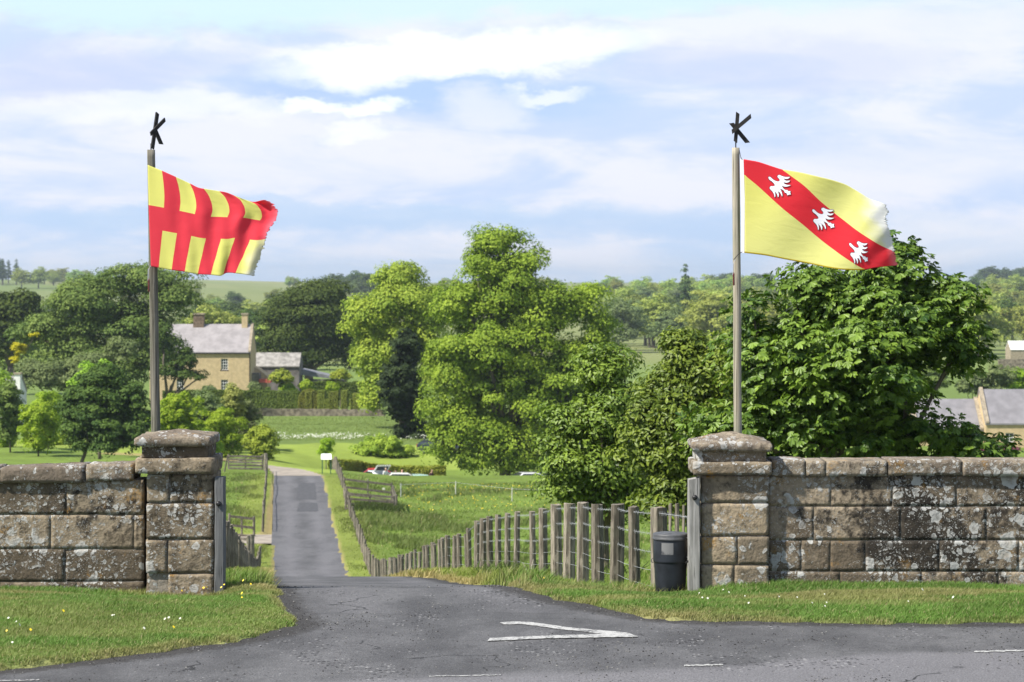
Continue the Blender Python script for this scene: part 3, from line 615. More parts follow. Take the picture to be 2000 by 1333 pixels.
# gate posts
def plank(mb, x0, x1, y0, y1, z0, z1, n=14, amp=.006, slope=0):
    V, Fs = [], []
    for k in range(n + 1):
        t = k / n; z = z0 + (z1 - z0) * t; jx = mn.noise(Vector((x0 * 9, z * 4, 1))) * amp; jy = mn.noise(Vector((x0 * 9, z * 4, 5))) * amp
        b = .008
        for (x, y) in ((x0 + b, y0), (x1 - b, y0), (x1, y0 + b), (x1, y1), (x0, y1), (x0, y0 + b)):
            zz = z + (slope * (x - x0) if k == n else 0); V.append((x + jx * (1 if x < (x0 + x1) / 2 else .6), y + jy, zz))
    for k in range(n):
        for i in range(6): Fs.append([k * 6 + i, k * 6 + (i + 1) % 6, k * 6 + 6 + (i + 1) % 6, k * 6 + 6 + i])
    Fs.append([n * 6 + i for i in range(6)]); mb.add(V, Fs)
def bolt(x, y, z, par):
    b = MB(); pts = [(x, y - .03, z), (x, y - .012, z), (x, y + .01, z)]; b.tube([(x, y - .035, z), (x, y - .025, z), (x, y + .01, z)], [.014, .028, .03], 10); b.build('bolt', M['iron'], par, True)
gl = empty('gate_post', (0, 0, 0), label='dark grey squared timber gatepost bolted to the left pillar', cat='gate post', group='gateposts of the driveway')
mb = MB(); plank(mb, PX(419, 27.42), PX(437, 27.42), 27.42, 27.62, -.25, PZ(933, 27.42)); mb.build('post', M['dark_oak'], gl); bolt(PX(427, 27.42), 27.42, PZ(984, 27.42), gl)
gp = empty('gate_post', (0, 0, 0), label='pale silver timber gatepost bolted to the right pillar behind the bin', cat='gate post', group='gateposts of the driveway')
mb = MB(); plank(mb, PX(1345, 27.7), PX(1367.5, 27.7), 27.7, 27.9, -.2, PZ(938, 27.7), slope=.2); mb.build('post', M['grey_oak'], gp); bolt(PX(1357, 27.7), 27.7, PZ(972, 27.7), gp)
MB().tube([(PX(1346, 27.7), 27.75, PZ(1097, 27.7)), (PX(1340, 27.7), 27.7, PZ(1099, 27.7))], .012, 6).build('hinge_pin', M['iron'], gp)
# ---------------------------------------------------------------- bin
DBN = 28.05; bx = PX(1309.5, DBN); bz = PZ(1163, DBN)
bn = empty('rubbish_bin', (bx, DBN, 0), label='round black plastic bin with grey lid and scraped label beside the gatepost', cat='bin')
s = DBN / F; zz = lambda py: PZ(py, DBN)
MB().lathe([(0, zz(1172)), (28 * s, zz(1172)), (30 * s, zz(1140)), (32 * s, zz(1100)), (32.3 * s, zz(1098)), (33.6 * s, zz(1097)), (33.9 * s, zz(1094)), (33.9 * s, zz(1062)), (33.4 * s, zz(1055)), (33 * s, zz(1051))], n=48).build('body', M['bin'], bn, True)
MB().lathe([(33 * s, zz(1054)), (35 * s, zz(1053.5)), (35.3 * s, zz(1052)), (34.9 * s, zz(1049.5)), (34.4 * s, zz(1049)), (34.8 * s, zz(1045)), (34.2 * s, zz(1042.5)), (32 * s, zz(1041.3)), (20 * s, zz(1040.8)), (18 * s, zz(1039.5)), (0, zz(1039))], n=48).build('lid', M['binlid'], bn, True)
def m_sticker():
    m, g = newmat('scraped_sticker'); p = g.n('ShaderNodeTexCoord').outputs['Object']
    n = g.noise(p, 60, 5, .75); n2 = g.noise(p, 14, 3)
    out(g, pbr(g, g.mix(g.ramp(g.m('ADD', g.m('MULTIPLY', n, .25), g.m('ADD', g.m('MULTIPLY', n2, .9), g.m('MULTIPLY', g.m('SUBTRACT', g.n('ShaderNodeSeparateXYZ', {0: p}).outputs[2], zz(1072)), -3.0))), .58, .90), (.17, .17, .17), (.022, .024, .03)), .6, .3)); return m
V = []; Fs = []; rr = 34.1 * s
for i in range(9):
    a = math.radians(-90 - 34 + i * 40 / 8)
    for z in (zz(1081), zz(1058)): V.append((rr * math.cos(a), rr * math.sin(a), z))
for i in range(8): Fs.append((2 * i, 2 * i + 2, 2 * i + 3, 2 * i + 1))
mesh_np('label_sticker', V, Fs, m_sticker(), bn)
for sx in (-1, 1): MB().tube([(sx * 33.5 * s, 0, zz(1090)), (sx * 37 * s, 0, zz(1093)), (sx * 37 * s, 0, zz(1098)), (sx * 33 * s, 0, zz(1099))], .006, 6).build('side_lug', M['binlid'], bn)

# ================================================================ fences
def fpost(par, x, y, h, w, mat='post', leanx=0, leany=0, top=None, n=9):
    z0 = Hf(x, y) - .25 if top is None else top - h; z1 = z0 + h + .25 if top is None else top; mb = MB(); V = []; Fs = []
    m_ = 9; ph = random.random() * 6; lev = 7; rz_ = random.random() * 2
    for k in range(lev + 1):
        t = k / lev
        for i in range(m_):
            a = 2 * math.pi * i / m_ + ph; r = w / 2 * (1.06 - .1 * t) * (1 + .10 * math.sin(3 * a + rz_) + .06 * mn.noise(Vector((i * 3.1, k * .9, x * 7))))
            V.append((leanx * t + r * math.cos(a), leany * t + r * math.sin(a), (z1 - z0) * t + (random.uniform(-.012, .012) if k == lev else 0)))
    for k in range(lev):
        for i in range(m_): Fs.append([k * m_ + i, k * m_ + (i + 1) % m_, (k + 1) * m_ + (i + 1) % m_, (k + 1) * m_ + i])
    Fs.append([lev * m_ + i for i in range(m_)])
    o = mesh_np('post', V, Fs, M[mat], par); o.location = (x, y, z0); return (x + leanx, y + leany, z1)
fr = empty('wire_fence', (0, 0, 0), label='long line of thick weathered posts and barbed wire right of the driveway', cat='fence')
near = [(1288, 26, 992), (1240, 16, 990), (1203, 20.5, 985), (1168, 17.5, 985.5), (1137, 17, 982), (1110, 17, 984), (1087, 16, 986), (1061, 13, 994), (1041, 9.5, 999), (1008, 9, 1000), (990, 9, 1003), (973, 9.5, 1006), (957, 10, 1009), (942, 10, 1013), (931, 8.5, 1018)]
tops = []
for px, w, t in near:
    D = 4.44 / ((px - 1000) / F + .09); x = PX(px, D); z1 = PZ(t, D); h0 = Hf(x, D)
    tops.append(fpost(fr, x, D, z1 - h0 + .2, w / F * D * 1.36, top=z1, leanx=random.uniform(-.02, .02)))
D = 4.44 / ((931 - 1000) / F + .09)
while D < 222:
    D += random.uniform(1.45, 1.95) if D < 150 else random.uniform(2.2, 3.2)
    if len([c for c in fr.children]) > 96: break
    x = 4.44 - .09 * D + random.uniform(-.05, .05); tops.append(fpost(fr, x, D, random.uniform(1.0, 1.14), random.uniform(.11, .15), leanx=random.uniform(-.05, .05)))
    if D > 150 : pass
gx = (PX(1346, 27.75), 27.8)
for q, dz in enumerate((-.06, -.30, -.52, -.74, -.93)):
    pts = [(gx[0], gx[1], PZ(1012, 27.75) + (-.0 + dz * .95 + .06))]
    for i, (x, y, z) in enumerate(tops[:46]):
        if i and i < 15:
            a = pts[-1]; pts.append(((a[0] + x) / 2 , (a[1] + y) / 2, (a[2] + z + dz) / 2 - .012))
        pts.append((x + (.0), y - .05, z + dz))
    mb = MB().tube(pts, .0022 if q else .003, 4, False)
    if q < 3:
        for a, b in zip(pts[:30], pts[1:31]):
            L = math.dist(a, b)
            for k in range(int(L / .11)):
                t = (k + .5) * .11 / L; c = [a[i] + (b[i] - a[i]) * t for i in range(3)]; th = random.random() * 3; d = (math.cos(th) * .008, 0, .018 * math.sin(th) + .008)
                mb.tube([(c[0] - d[0], c[1], c[2] - d[2]), (c[0] + d[0], c[1], c[2] + d[2])], .0018, 3, False)
    mb.build('wire', M['wire'], fr)
fl = empty('wire_fence', (0, 0, 0), label='line of weathered posts and rails left of the driveway, behind the left pillar', cat='fence')
ltops = []
D = 38.0
while D < 206:
    x = -1.15 - .09 * D
    if not 136 < D < 153: ltops.append(fpost(fl, x, D, random.uniform(1.0, 1.15), random.uniform(.10, .14), leanx=random.uniform(-.04, .04)))
    D += random.uniform(1.35, 1.8) if D < 130 else 3.0
for dz in (-.1, -.45):
    for seg in ([t for t in ltops if t[1] < 137], [t for t in ltops if t[1] > 152]):
        MB().tube([(t[0], t[1] - .0, t[2] + dz) for t in seg], .03 if seg[0][1] > 150 else .012, 4, False).build('rail', M['rail'], fl)
# five-bar gates and pens
def railgate(root, a, b, h, nr, wpost=.12, mids=1, tall=0):
    (x0, y0), (x1, y1) = a, b; ang = math.atan2(y1 - y0, x1 - x0); L = math.dist(a, b); z0, z1 = Hf(*a), Hf(*b)
    for i in range(nr):
        t = .12 + .88 * i / max(1, nr - 1); V = []; mb = MB()
        c, s_ = math.cos(ang), math.sin(ang)
        for q in (0, 1):
            X, Y, Z = (x0, y0, z0) if q == 0 else (x1, y1, z1); zc = Z + h * t - .05
            for dy, dz in ((-.02, -.075), (.02, -.075), (.02, .075), (-.02, .075)): V.append((X - s_ * (dy - .0), Y + c * dy - .075, zc + dz))
        mb.add(V, [(0, 1, 5, 4), (1, 2, 6, 5), (2, 3, 7, 6), (3, 0, 4, 7), (0, 3, 2, 1), (4, 5, 6, 7)]).build('rail', M['rail'], root)
    for k in range(mids + 2):
        t = k / (mids + 1); x = x0 + (x1 - x0) * t; y = y0 + (y1 - y0) * t
        fpost(root, x, y, h + (.1 if k in (0, mids + 1) else .03), wpost if k in (0, mids + 1) else wpost * .8)
r_ = empty('field_gate', (0, 0, 0), label='grey wooden barred gate and fence panel at the top left of the driveway', cat='gate')
railgate(r_, (PX(446, 209), 209), (PX(513, 209), 209), 1.12, 5, .14)
fpost(r_, PX(519, 206), 206, 1.45, .3); fpost(r_, PX(427, 206), 206, 1.35, .11); fpost(r_, PX(437, 205), 205, 1.25, .12, leanx=.3)
r_ = empty('sheep_pen', (0, 0, 0), label='brown rail sheep pen in the field, white tag on its back rail', cat='pen')
railgate(r_, (PX(675, 170), 170), (PX(770, 170), 170), 1.12, 4, .13); railgate(r_, (PX(672, 181), 181), (PX(765, 181), 181), 1.25, 3, .13)
railgate(r_, (PX(774, 170.5), 170.5), (PX(768, 180), 180), 1.15, 4, .15, 0)
MB().box(PX(747, 180.8), PX(752, 180.8), 180.7, 180.74, PZ(957, 180.8), PZ(953, 180.8)).build('tag_plate', M['white_flower'], r_)
r_ = empty('field_gate', (0, 0, 0), label='weathered rail gate and tall posts at the side track left of the driveway', cat='gate')
railgate(r_, (PX(448, 152), 152), (PX(496, 152), 152), 1.2, 3, .15, 1); railgate(r_, (PX(452, 136), 136), (PX(486, 135), 135), 1.35, 4, .16, 1)
fpost(r_, PX(492, 133), 133, 1.7, .26); fpost(r_, PX(485, 132), 132, 1.7, .22)
for i, (px, D, lb) in enumerate(((783, 186, 'thin white electric fence stake right beside the sheep pen'), (890, 188, 'thin white electric fence stake alone in mid field'), (1000, 184, 'thin white electric fence stake nearest the bushes in the field'))):
    o = MB().tube([(0, 0, -.2), (0, 0, .6), (0, 0, 1.0)], [.045, .042, .04], 6).tube([(-.05, 0, .85), (.09, 0, .85)], .012, 4).build('electric_fence_stake', M['white_flower'] if i else M['wire'])
    o.location = (PX(px, D), D, Hf(PX(px, D), D)); tag(o, lb, 'fence stake', 'electric fence stakes in the field')
o = MB().tube([(PX(780, 186), 186, Hf(PX(783, 186), 186) + .9), (PX(890, 188), 188, Hf(PX(890, 188), 188) + .9), (PX(1000, 184), 184, Hf(PX(1000, 184), 184) + .9), (PX(1100, 182), 182, Hf(PX(1100, 182), 182) + .9)], .008, 4).build('electric_wire', M['wire'])
tag(o, 'thin pale electric wire strung between stakes across the field', 'wire')
for i, (px, D, h) in enumerate(((1306, 31.2, 1.17), (1311, 31.4, 1.15), (1319, 31.6, 1.19), (1324, 31.2, 1.18), (1334, 31.4, 1.17), (1194, 60.5, 1.1), (1200, 61, 1.05))):
    if i < 5: h = PZ(984 + 3 * (i % 3), D) - Hf(PX(px, D), D)
    o = MB(); plank(o, -.013 - .008 * (i == 3), .013 + .008 * (i == 3), -.02, .02, -.2, h); o = o.build('paling', M['post']); o.location = (PX(px, D), D, Hf(PX(px, D), D) - .0); o.rotation_euler = (0, random.uniform(-.03, .03), .3)
    tag(o, 'upright brown paling behind the black bin, beside the barbed wire' if i < 5 else 'short stake in the shade under the bushes', 'paling' if i < 5 else 'stake', 'thin palings behind the bin' if i < 5 else 'stakes under the bushes')
o = MB().tube([(0, 0, 0), (.1, 0, .18), (.14, 0, .36)], [.012, .01, .006], 5).tube([(.04, 0, .03), (.26, .02, .02), (.3, 0, .0)], [.01, .012, .008], 5).tube([(-.02, 0, .3), (.08, 0, .12), (.22, 0, -.0)], [.006, .012, .012], 5).build('fallen_branch', simple('bleached_wood', (.42, .38, .31)))
o.location = (PX(1024, 40), 40, Hf(PX(1024, 40), 40) + .02); tag(o, 'bleached forked dead branch lying at the foot of the fence', 'branch')
# info sign
sx, sd_ = PX(637.5, 203), 203
sg = empty('information_sign', (sx, sd_, Hf(sx, sd_)), label='slanted white information panel on green legs beside the drive', cat='sign')
top = PZ(887, sd_) - Hf(sx, sd_); M['green_metal'] = simple('green_steel', (.03, .10, .06), .5, .1)
mb = MB().add([(-.42, -.15, top - .42), (.44, -.15, top - .42), (.36, .22, top), (-.42, .22, top), (-.42, -.13, top - .45), (.44, -.13, top - .45), (.36, .24, top - .03), (-.42, .24, top - .03)], [(0, 1, 2, 3), (7, 6, 5, 4), (0, 4, 5, 1), (1, 5, 6, 2), (2, 6, 7, 3), (3, 7, 4, 0)])
mb.build('panel', simple('white_panel', (.85, .87, .87), .3, .04, 3, .5), sg)
for q in (-.33, .33): MB().box(q - .035, q + .035, 0, .07, -.1, top - .26).build('leg', M['green_metal'], sg)
mb = MB()
for k in range(4): mb.add([(-.2 + .12 * k, -.02, top - .272), (-.12 + .12 * k, -.02, top - .272), (-.12 + .12 * k, .05, top - .192), (-.2 + .12 * k, .05, top - .192)], [(0, 1, 2, 3)])
mb.build('printed_map', simple('pale_print', (.55, .62, .55), .4, .2), sg)

# ================================================================ flagpoles, flags
def flagpole(name, D, tx, ty, bxp, wt, wb, label, mat, K, kang):
    x0, z0 = PX(bxp, D), -.1; x1, z1 = PX(tx, D), PZ(ty, D)
    root = empty(name, (x0, D, 0), label=label, cat='flagpole', group='flagpoles behind the gate pillars')
    V = []; Fs = []; n = 16; L = 60
    for k in range(L + 1):
        t = k / L; z = z0 + (z1 - z0) * t; cx = (x1 - x0) * t + .006 * mn.noise(Vector((z * .8, D, 0)))
        r = ((wb * (1 - t) + wt * t) / F * D) / 2
        for i in range(n):
            a = 2 * math.pi * i / n + t * 1.2; rr = r * (1 + .05 * mn.noise(Vector((i * 1.9, z * .9, 2))))
            V.append((cx + rr * math.cos(a), rr * math.sin(a), z))
    for k in range(L):
        for i in range(n): Fs.append([k * n + i, k * n + (i + 1) % n, (k + 1) * n + (i + 1) % n, (k + 1) * n + i])
    Fs.append([L * n + i for i in range(n)]); mesh_np('pole', V, Fs, mat, root, smooth=True)
    # letter K of three dark boards on an iron pin
    fin = None; cx = x1 - x0
    for k, (p, q, w, dy) in enumerate(K):
        p = np.array([PX(p[0], D) - PX(tx, D), PZ(p[1], D)]); q = np.array([PX(q[0], D) - PX(tx, D), PZ(q[1], D)])
        ca = math.cos(kang); sa = math.sin(kang); w = w / F * D
        L_ = math.dist(p / [ca, 1], q / [ca, 1]); p[0] /= ca; q[0] /= ca; d = (q - p) / np.linalg.norm(q - p); nn = np.array([-d[1], d[0]]); pts = []
        cut = d * w * .6
        for e in (p + nn * w / 2, q + nn * w / 2 + cut * 0, q - nn * w / 2 - cut, p - nn * w / 2 + cut * .0 + d * 0): pts.append(e)
        pts[0] = pts[0] + cut
        Vv = [(cx + a[0] * ca - yy * sa, a[0] * sa + yy * ca, a[1]) for yy in (dy - (.012 if kang < .1 else .018), dy + (.012 if kang < .1 else .018)) for a in pts]
        ob = MB().add(Vv, [(0, 1, 2, 3), (7, 6, 5, 4)] + [(i, i + 4, (i + 1) % 4 + 4, (i + 1) % 4) for i in range(4)]).build('letter_board', M['tarred'], root if fin is None else fin)
        if fin is None: ob.name = 'letter_finial'; fin = ob
    MB().tube([(cx, 0, z1 - .02), (cx, 0, z1 + .07)], .008, 6).build('pin', M['iron'], fin)
    return root
RP = flagpole('flagpole', 28.95, 1437, 289, 1443.5, 15, 16.5, 'straight tan flagpole with open letter K on top, by the right pillar', M['pale_pole'],
              [((1441, 219), (1436, 280), 7, -.013), ((1427.3, 260), (1467.8, 226), 7.6, -.04), ((1427.3, 239), (1462, 281), 7.8, .014)], .0)
LP = flagpole('flagpole', 28.7, 295, 293, 309.5, 15.5, 20, 'grey twisted grain flagpole with narrow letter K on top, by the left pillar', M['pole'],
              [((305.5, 219.5), (296, 292), 6.2, -.02), ((290, 264), (318, 232.5), 6.5, -.055), ((303, 252), (315.4, 283), 6.2, .02)], .5)
def smooth_poly(pl, u):
    pl = np.array(pl, float); t = np.concatenate([[0], np.cumsum(np.hypot(*np.diff(pl, axis=0).T))]); t /= t[-1]
    uu = np.asarray(u); r = 0
    for k in (-.02, 0, .02): q = np.clip(uu + k, 0, 1); r = r + np.stack([np.interp(q, t, pl[:, 0]), np.interp(q, t, pl[:, 1])], -1)
    r = r / 3; r[uu == 0] = pl[0]; r[uu == 1] = pl[-1]; return r
def coons(T, B, Lf, Rt, nu, nv):
    u = np.linspace(0, 1, nu); v = np.linspace(0, 1, nv)
    Tp, Bp = smooth_poly(T, u), smooth_poly(B, u); Lp, Rp = smooth_poly(Lf, v), smooth_poly(Rt, v); U, Vv = np.meshgrid(u, v); U = U[..., None]; Vv = Vv[..., None]
    S = (1 - Vv) * Tp[None] + Vv * Bp[None] + (1 - U) * Lp[:, None] + U * Rp[:, None] - ((1 - U) * (1 - Vv) * Tp[0] + U * (1 - Vv) * Tp[-1] + (1 - U) * Vv * Bp[0] + U * Vv * Bp[-1])
    return S, U[..., 0], Vv[..., 0]
def cloth_mat(name, colf):
    m, g = newmat(name); uv = g.n('ShaderNodeCombineXYZ', {0: attr(g, 'fu', 2), 1: attr(g, 'fv', 2), 2: 0.0}).outputs[0]
    c = colf(g, attr(g, 'fu', 2), attr(g, 'fv', 2), uv)
    wv = g.noise(g.scale(uv, (300, 200, 1)), 1.0, 2); cr = g.noise(g.scale(uv, (5, 9, 1)), 1.0, 5, .6, 1.0)
    pr = pbr(g, c, .75, .15, g.m('ADD', g.m('MULTIPLY', wv, .03), cr), bs=.22, bd=.03)
    tr = g.n('ShaderNodeBsdfTranslucent', {'Color': c}).outputs[0]
    out(g, g.n('ShaderNodeMixShader', {0: .45, 1: pr, 2: tr}).outputs[0]); return m
def flag_mesh(S, U, Vv, D, disp, mat, par, name='cloth'):
    X = PX(S[..., 0], D); Z = PZ(S[..., 1], D); Y = D + disp(X, Z, U, Vv); nv, nu = U.shape
    fr_ = np.clip((U - .965) / .035, 0, 1); X = X + fr_ * (.022 * (fbm(Vv * 40, Vv * 0 + D) - .6) + .008 * rng.normal(size=(nv, 1)) * (U > .99)); Z = Z + fr_ * .02 * (fbm(Vv * 25 + 9, Vv * 0) - .5)
    i0 = (np.arange(nv - 1)[:, None] * nu + np.arange(nu - 1)[None, :]).ravel(); q = np.stack([i0, i0 + nu, i0 + nu + 1, i0 + 1], 1)
    o = mesh_np(name, np.stack([X, Y, Z], -1).reshape(-1, 3), q, mat, par, attrs={'fu': U.ravel(), 'fv': Vv.ravel()}, smooth=True)
    sm_ = o.modifiers.new('thickness', 'SOLIDIFY'); sm_.thickness = .0015; return o
RED = (.88, .075, .11); YEL = (.90, .87, .27); FADE = (.80, .76, .55)
def north(g, u, v, uv):
    us = g.m('ADD', u, g.m('MULTIPLY', g.m('MAXIMUM', g.m('SUBTRACT', v, .5), 0.0), .10)); ph = g.m('FRACT', g.m('MULTIPLY', g.m('MINIMUM', us, .9999), 4.0)); first = g.m('LESS_THAN', ph, .5)
    up = g.m('LESS_THAN', v, g.m('SUBTRACT', .395, g.m('MULTIPLY', u, .08))); lo = g.m('GREATER_THAN', v, g.m('SUBTRACT', .625, g.m('MULTIPLY', u, .05)))
    yel = g.m('ADD', g.m('MULTIPLY', first, up), g.m('MULTIPLY', g.m('SUBTRACT', 1.0, first), lo))
    wear = g.ramp(g.m('ADD', u, g.m('MULTIPLY', g.m('SUBTRACT', g.noise(g.scale(uv, (8, 8, 1)), 1.0, 4), .5), .2)), .84, .99)
    yc = g.mix(g.m('MULTIPLY', wear, g.ramp(v, .4, .7)), YEL, (.78, .74, .52)); yc = g.mix(g.m('MULTIPLY', g.ramp(g.m('ADD', u, v), 1.86, 1.99), .8), yc, (.86, .86, .84))
    rc = g.mix(g.m('MULTIPLY', g.ramp(u, .94, 1.0), .6), RED, (.80, .22, .28))
    c = g.mix(yel, rc, yc)
    spn = g.ramp(g.noise(g.scale(uv, (16, 26, 1)), 1.0, 4), .70, .76); return g.mix(g.m('MULTIPLY', spn, .25), c, (.12, .10, .08))
def c1(p): return (260 + p[0] / 3.509, 200 + p[1] / 3.509)
T = [c1(p) for p in ((100, 430), (200, 470), (300, 515), (400, 562), (450, 588), (515, 598), (640, 618), (745, 660), (815, 684), (855, 680), (893, 668))]
B = [c1(p) for p in ((122, 1125), (245, 1148), (340, 1160), (445, 1180), (530, 1183), (612, 1193), (628, 1172), (668, 1168), (760, 1180), (830, 1190))]
Lf = [c1((100, 430)), c1((106, 700)), c1((122, 1125))]; Rt = [c1(p) for p in ((893, 668), (955, 690), (993, 738), (1000, 785), (945, 850), (918, 905), (905, 975), (890, 1010), (872, 1075), (855, 1110), (830, 1190))]
S, U, Vv = coons(T, B, Lf, Rt, 200, 120)
fa = empty('flag', (0, 0, 0), label='torn red and yellow striped block flag flying from the left flagpole', cat='flag')
flag_mesh(S, U, Vv, 28.6, lambda X, Z, U, V: .022 * np.sin(U * 21 + V * 3.5 + 1) * (U ** .8) * (1 - .35 * V) + .010 * np.sin(U * 43 - V * 5) * U + .06 * np.exp(-((U - .93) / .07) ** 2 - ((V - .1) / .25) ** 2) - .05 * U, cloth_mat('striped_flag_cloth', north), fa)
# toggle and rope hang at the left of each pole
def halyard(root, D, px, py):
    x = PX(px, D) ; z = PZ(py, D)
    f = MB().tube([(x + .02, D - .05, z + .07), (x - .004, D - .06, z + .03), (x - .006, D - .06, z - .10)], .006, 6).build('halyard_loop', M['wire'], root)
    MB().tube([(x, D - .06, z - .07), (x, D - .06, z - .09), (x + .002, D - .06, z - .21), (x + .002, D - .06, z - .22)], [.004, .011, .011, .006], 8).build('toggle', M['toggle'], root)
halyard(fa, 28.6, 292, 532)
fb = empty('flag', (0, 0, 0), label='yellow flag with red diagonal band and three white eaglets on the right flagpole', cat='flag')
def lorr(g, u, v, uv):
    wob = g.m('MULTIPLY', g.m('SINE', g.m('MULTIPLY', u, 3.1)), .02)
    a = g.m('GREATER_THAN', v, g.m('SUBTRACT', g.m('MULTIPLY', g.m('SUBTRACT', u, .255), 1.06), wob)); b = g.m('LESS_THAN', v, g.m('ADD', .165, g.m('MULTIPLY', u, 1.06)))
    red = g.m('MULTIPLY', a, b)
    n = g.noise(g.scale(uv, (5, 3, 1)), 1.0, 4)
    wear = g.ramp(g.m('ADD', g.m('ADD', u, g.m('MULTIPLY', g.m('SUBTRACT', n, .5), .22)), g.m('MULTIPLY', g.m('SUBTRACT', .3, v), .06)), .80, .96)
    pale = g.ramp(g.m('ADD', u, g.m('MULTIPLY', v, .9)), .25, 1.0)
    yc = g.mix(g.m('MULTIPLY', pale, .45), (.91, .87, .27), (.90, .89, .46)); yc = g.mix(wear, yc, (.82, .82, .80))
    hem = g.m('GREATER_THAN', v, .985); yc = g.mix(hem, yc, (.72, .56, .05))
    rc = g.mix(g.m('MULTIPLY', g.ramp(u, .93, 1.0), .55), (.88, .05, .07), (.88, .36, .40))
    return g.mix(red, yc, rc)
def c2(p): return (1400 + p[0] / 3.7025, 200 + p[1] / 3.7025)
T = [c2(p) for p in ((193, 412), (300, 430), (470, 487), (600, 508), (720, 537), (830, 562), (930, 593), (1010, 640), (1100, 700), (1212, 740))]
B = [c2(p) for p in ((199, 1090), (350, 1108), (500, 1138), (650, 1165), (800, 1198), (900, 1213), (1035, 1217), (1150, 1195), (1305, 1178))]
Lf = [c2((193, 412)), c2((202, 700)), c2((199, 1090))]; Rt = [c2(p) for p in ((1212, 740), (1216, 765), (1235, 800), (1222, 815), (1213, 850), (1240, 930), (1262, 985), (1270, 1020), (1288, 1080), (1296, 1130), (1305, 1178))]
S, U, Vv = coons(T, B, Lf, Rt, 200, 120)
DF = 28.85
def dispR(X, Z):
    u = (X - PX(1452, DF)) / 1.72; v = (PZ(311, DF) - Z) / 1.2
    return .05 * np.sin(u * 9 + v * 5) * u + .055 * np.sin(v * 8 - u * 13 + .6) * np.clip(u - .45, 0, 1) + .02 * np.sin(u * 30 + v * 22) * np.clip(u - .7, 0, 1) * 2 - .05 * u
flag_mesh(S, U, Vv, DF, lambda X, Z, U, V: dispR(X, Z), cloth_mat('diagonal_flag_cloth', lorr), fb)
hb = [c2(p) for p in ((193, 412), (202, 700), (199, 1090), (174, 1090), (176, 700), (170, 412))]
mesh_np('hoist_band', [(PX(a, DF), DF + (0 if i < 3 else .01), PZ(b, DF)) for i, (a, b) in enumerate(hb)], [(0, 1, 4, 5), (1, 2, 3, 4)], simple('white_canvas', (.72, .71, .76), .8, .05), fb).modifiers.new('t', 'SOLIDIFY').thickness = .003
EAG = [(1580 + a / 23.8, 400 + b / 23.8) for a, b in ((150,225),(190,215),(250,240),(310,300),(380,360),(470,410),(560,440),(620,435),(655,400),(640,350),(590,290),(550,240),(560,180),(620,140),(680,140),(760,185),(860,220),(960,235),(1140,230),(1140,260),(1080,320),(1000,345),(920,345),(855,325),(900,380),(980,415),(1070,405),(1145,400),(1140,440),(1070,500),(970,520),(890,510),(835,480),(880,550),(960,590),(1060,610),(1180,610),(1120,660),(1030,695),(930,705),(850,695),(770,650),(800,720),(860,790),(930,840),(1010,835),(1060,895),(1160,890),(1150,970),(1180,1065),(1080,1075),(1000,1110),(985,1030),(930,985),(885,980),(850,890),(780,840),(680,790),(730,870),(770,970),(790,1060),(790,1130),(765,1155),(730,1110),(700,1030),(650,960),(570,910),(610,980),(630,1060),(615,1150),(585,1195),(555,1160),(540,1080),(500,1000),(430,910),(460,1000),(470,1090),(460,1170),(430,1195),(405,1150),(390,1060),(350,970),(290,890),(215,820),(185,750),(205,690),(260,655),(340,665),(420,650),(420,600),(370,530),(300,460),(200,390),(150,330),(130,270))]   # one eaglet, photo pixels
M['emb_w'] = simple('white_emblem_print', (.80, .80, .84), .8, .05); M['emb_d'] = simple('dark_emblem_outline', (.06, .03, .04), .8, .1)
from mathutils.geometry import tessellate_polygon
for k, (dx, dy, sx, sy) in enumerate(((-85.3, -63.9, 1, 1), (0, 0, 1, 1), (67.2, 65.9, .84, 1.0))):
    e = empty('emblem', (0, 0, 0)); e.parent = fb
    for nm, grow, off, mt in (('eagle_outline', .45, -.006, 'emb_d'), ('eagle', -.45, -.009, 'emb_w')):
        pts = np.array(EAG, float); c = pts.mean(0); nx_ = np.roll(pts, -1, 0) - np.roll(pts, 1, 0); nx_ /= np.linalg.norm(nx_, axis=1)[:, None]; nor = np.stack([nx_[:, 1], -nx_[:, 0]], 1); ar_ = (pts[:, 0] * np.roll(pts[:, 1], -1) - np.roll(pts[:, 0], -1) * pts[:, 1]).sum(); nor = nor * np.sign(ar_)
        pts = pts + nor * grow
        pts = (pts - c) * [sx, sy] + c + [dx, dy]
        q = [tuple(p) for p in pts]; X = np.array([PX(a, DF) for a, b in q]); Z = np.array([PZ(b, DF) for a, b in q]); Y = DF + dispR(X, Z) + off
        tr = tessellate_polygon([[Vector((x, 0, z)) for x, z in zip(X, Z)]])
        mesh_np(nm, np.stack([X, Y, Z], 1), [list(t) for t in tr], M[mt], e)
MB().tube([(PX(1443, 28.9), 28.85, PZ(293, 28.9)), (PX(1446, 28.9), 28.85, PZ(308, 28.9)), (PX(1449, 28.9), 28.85, PZ(313, 28.9))], .004, 6).build('top_rope', M['rope'], fb)
MB().tube([(PX(1450, 28.85), 28.84, PZ(492, 28.85)), (PX(1442, 28.85), 28.84, PZ(497, 28.85)), (PX(1433, 28.85), 28.86, PZ(508, 28.85))], .005, 6).build('bottom_rope', M['rope'], fb)
halyard(fb, 28.85, 1432, 520)

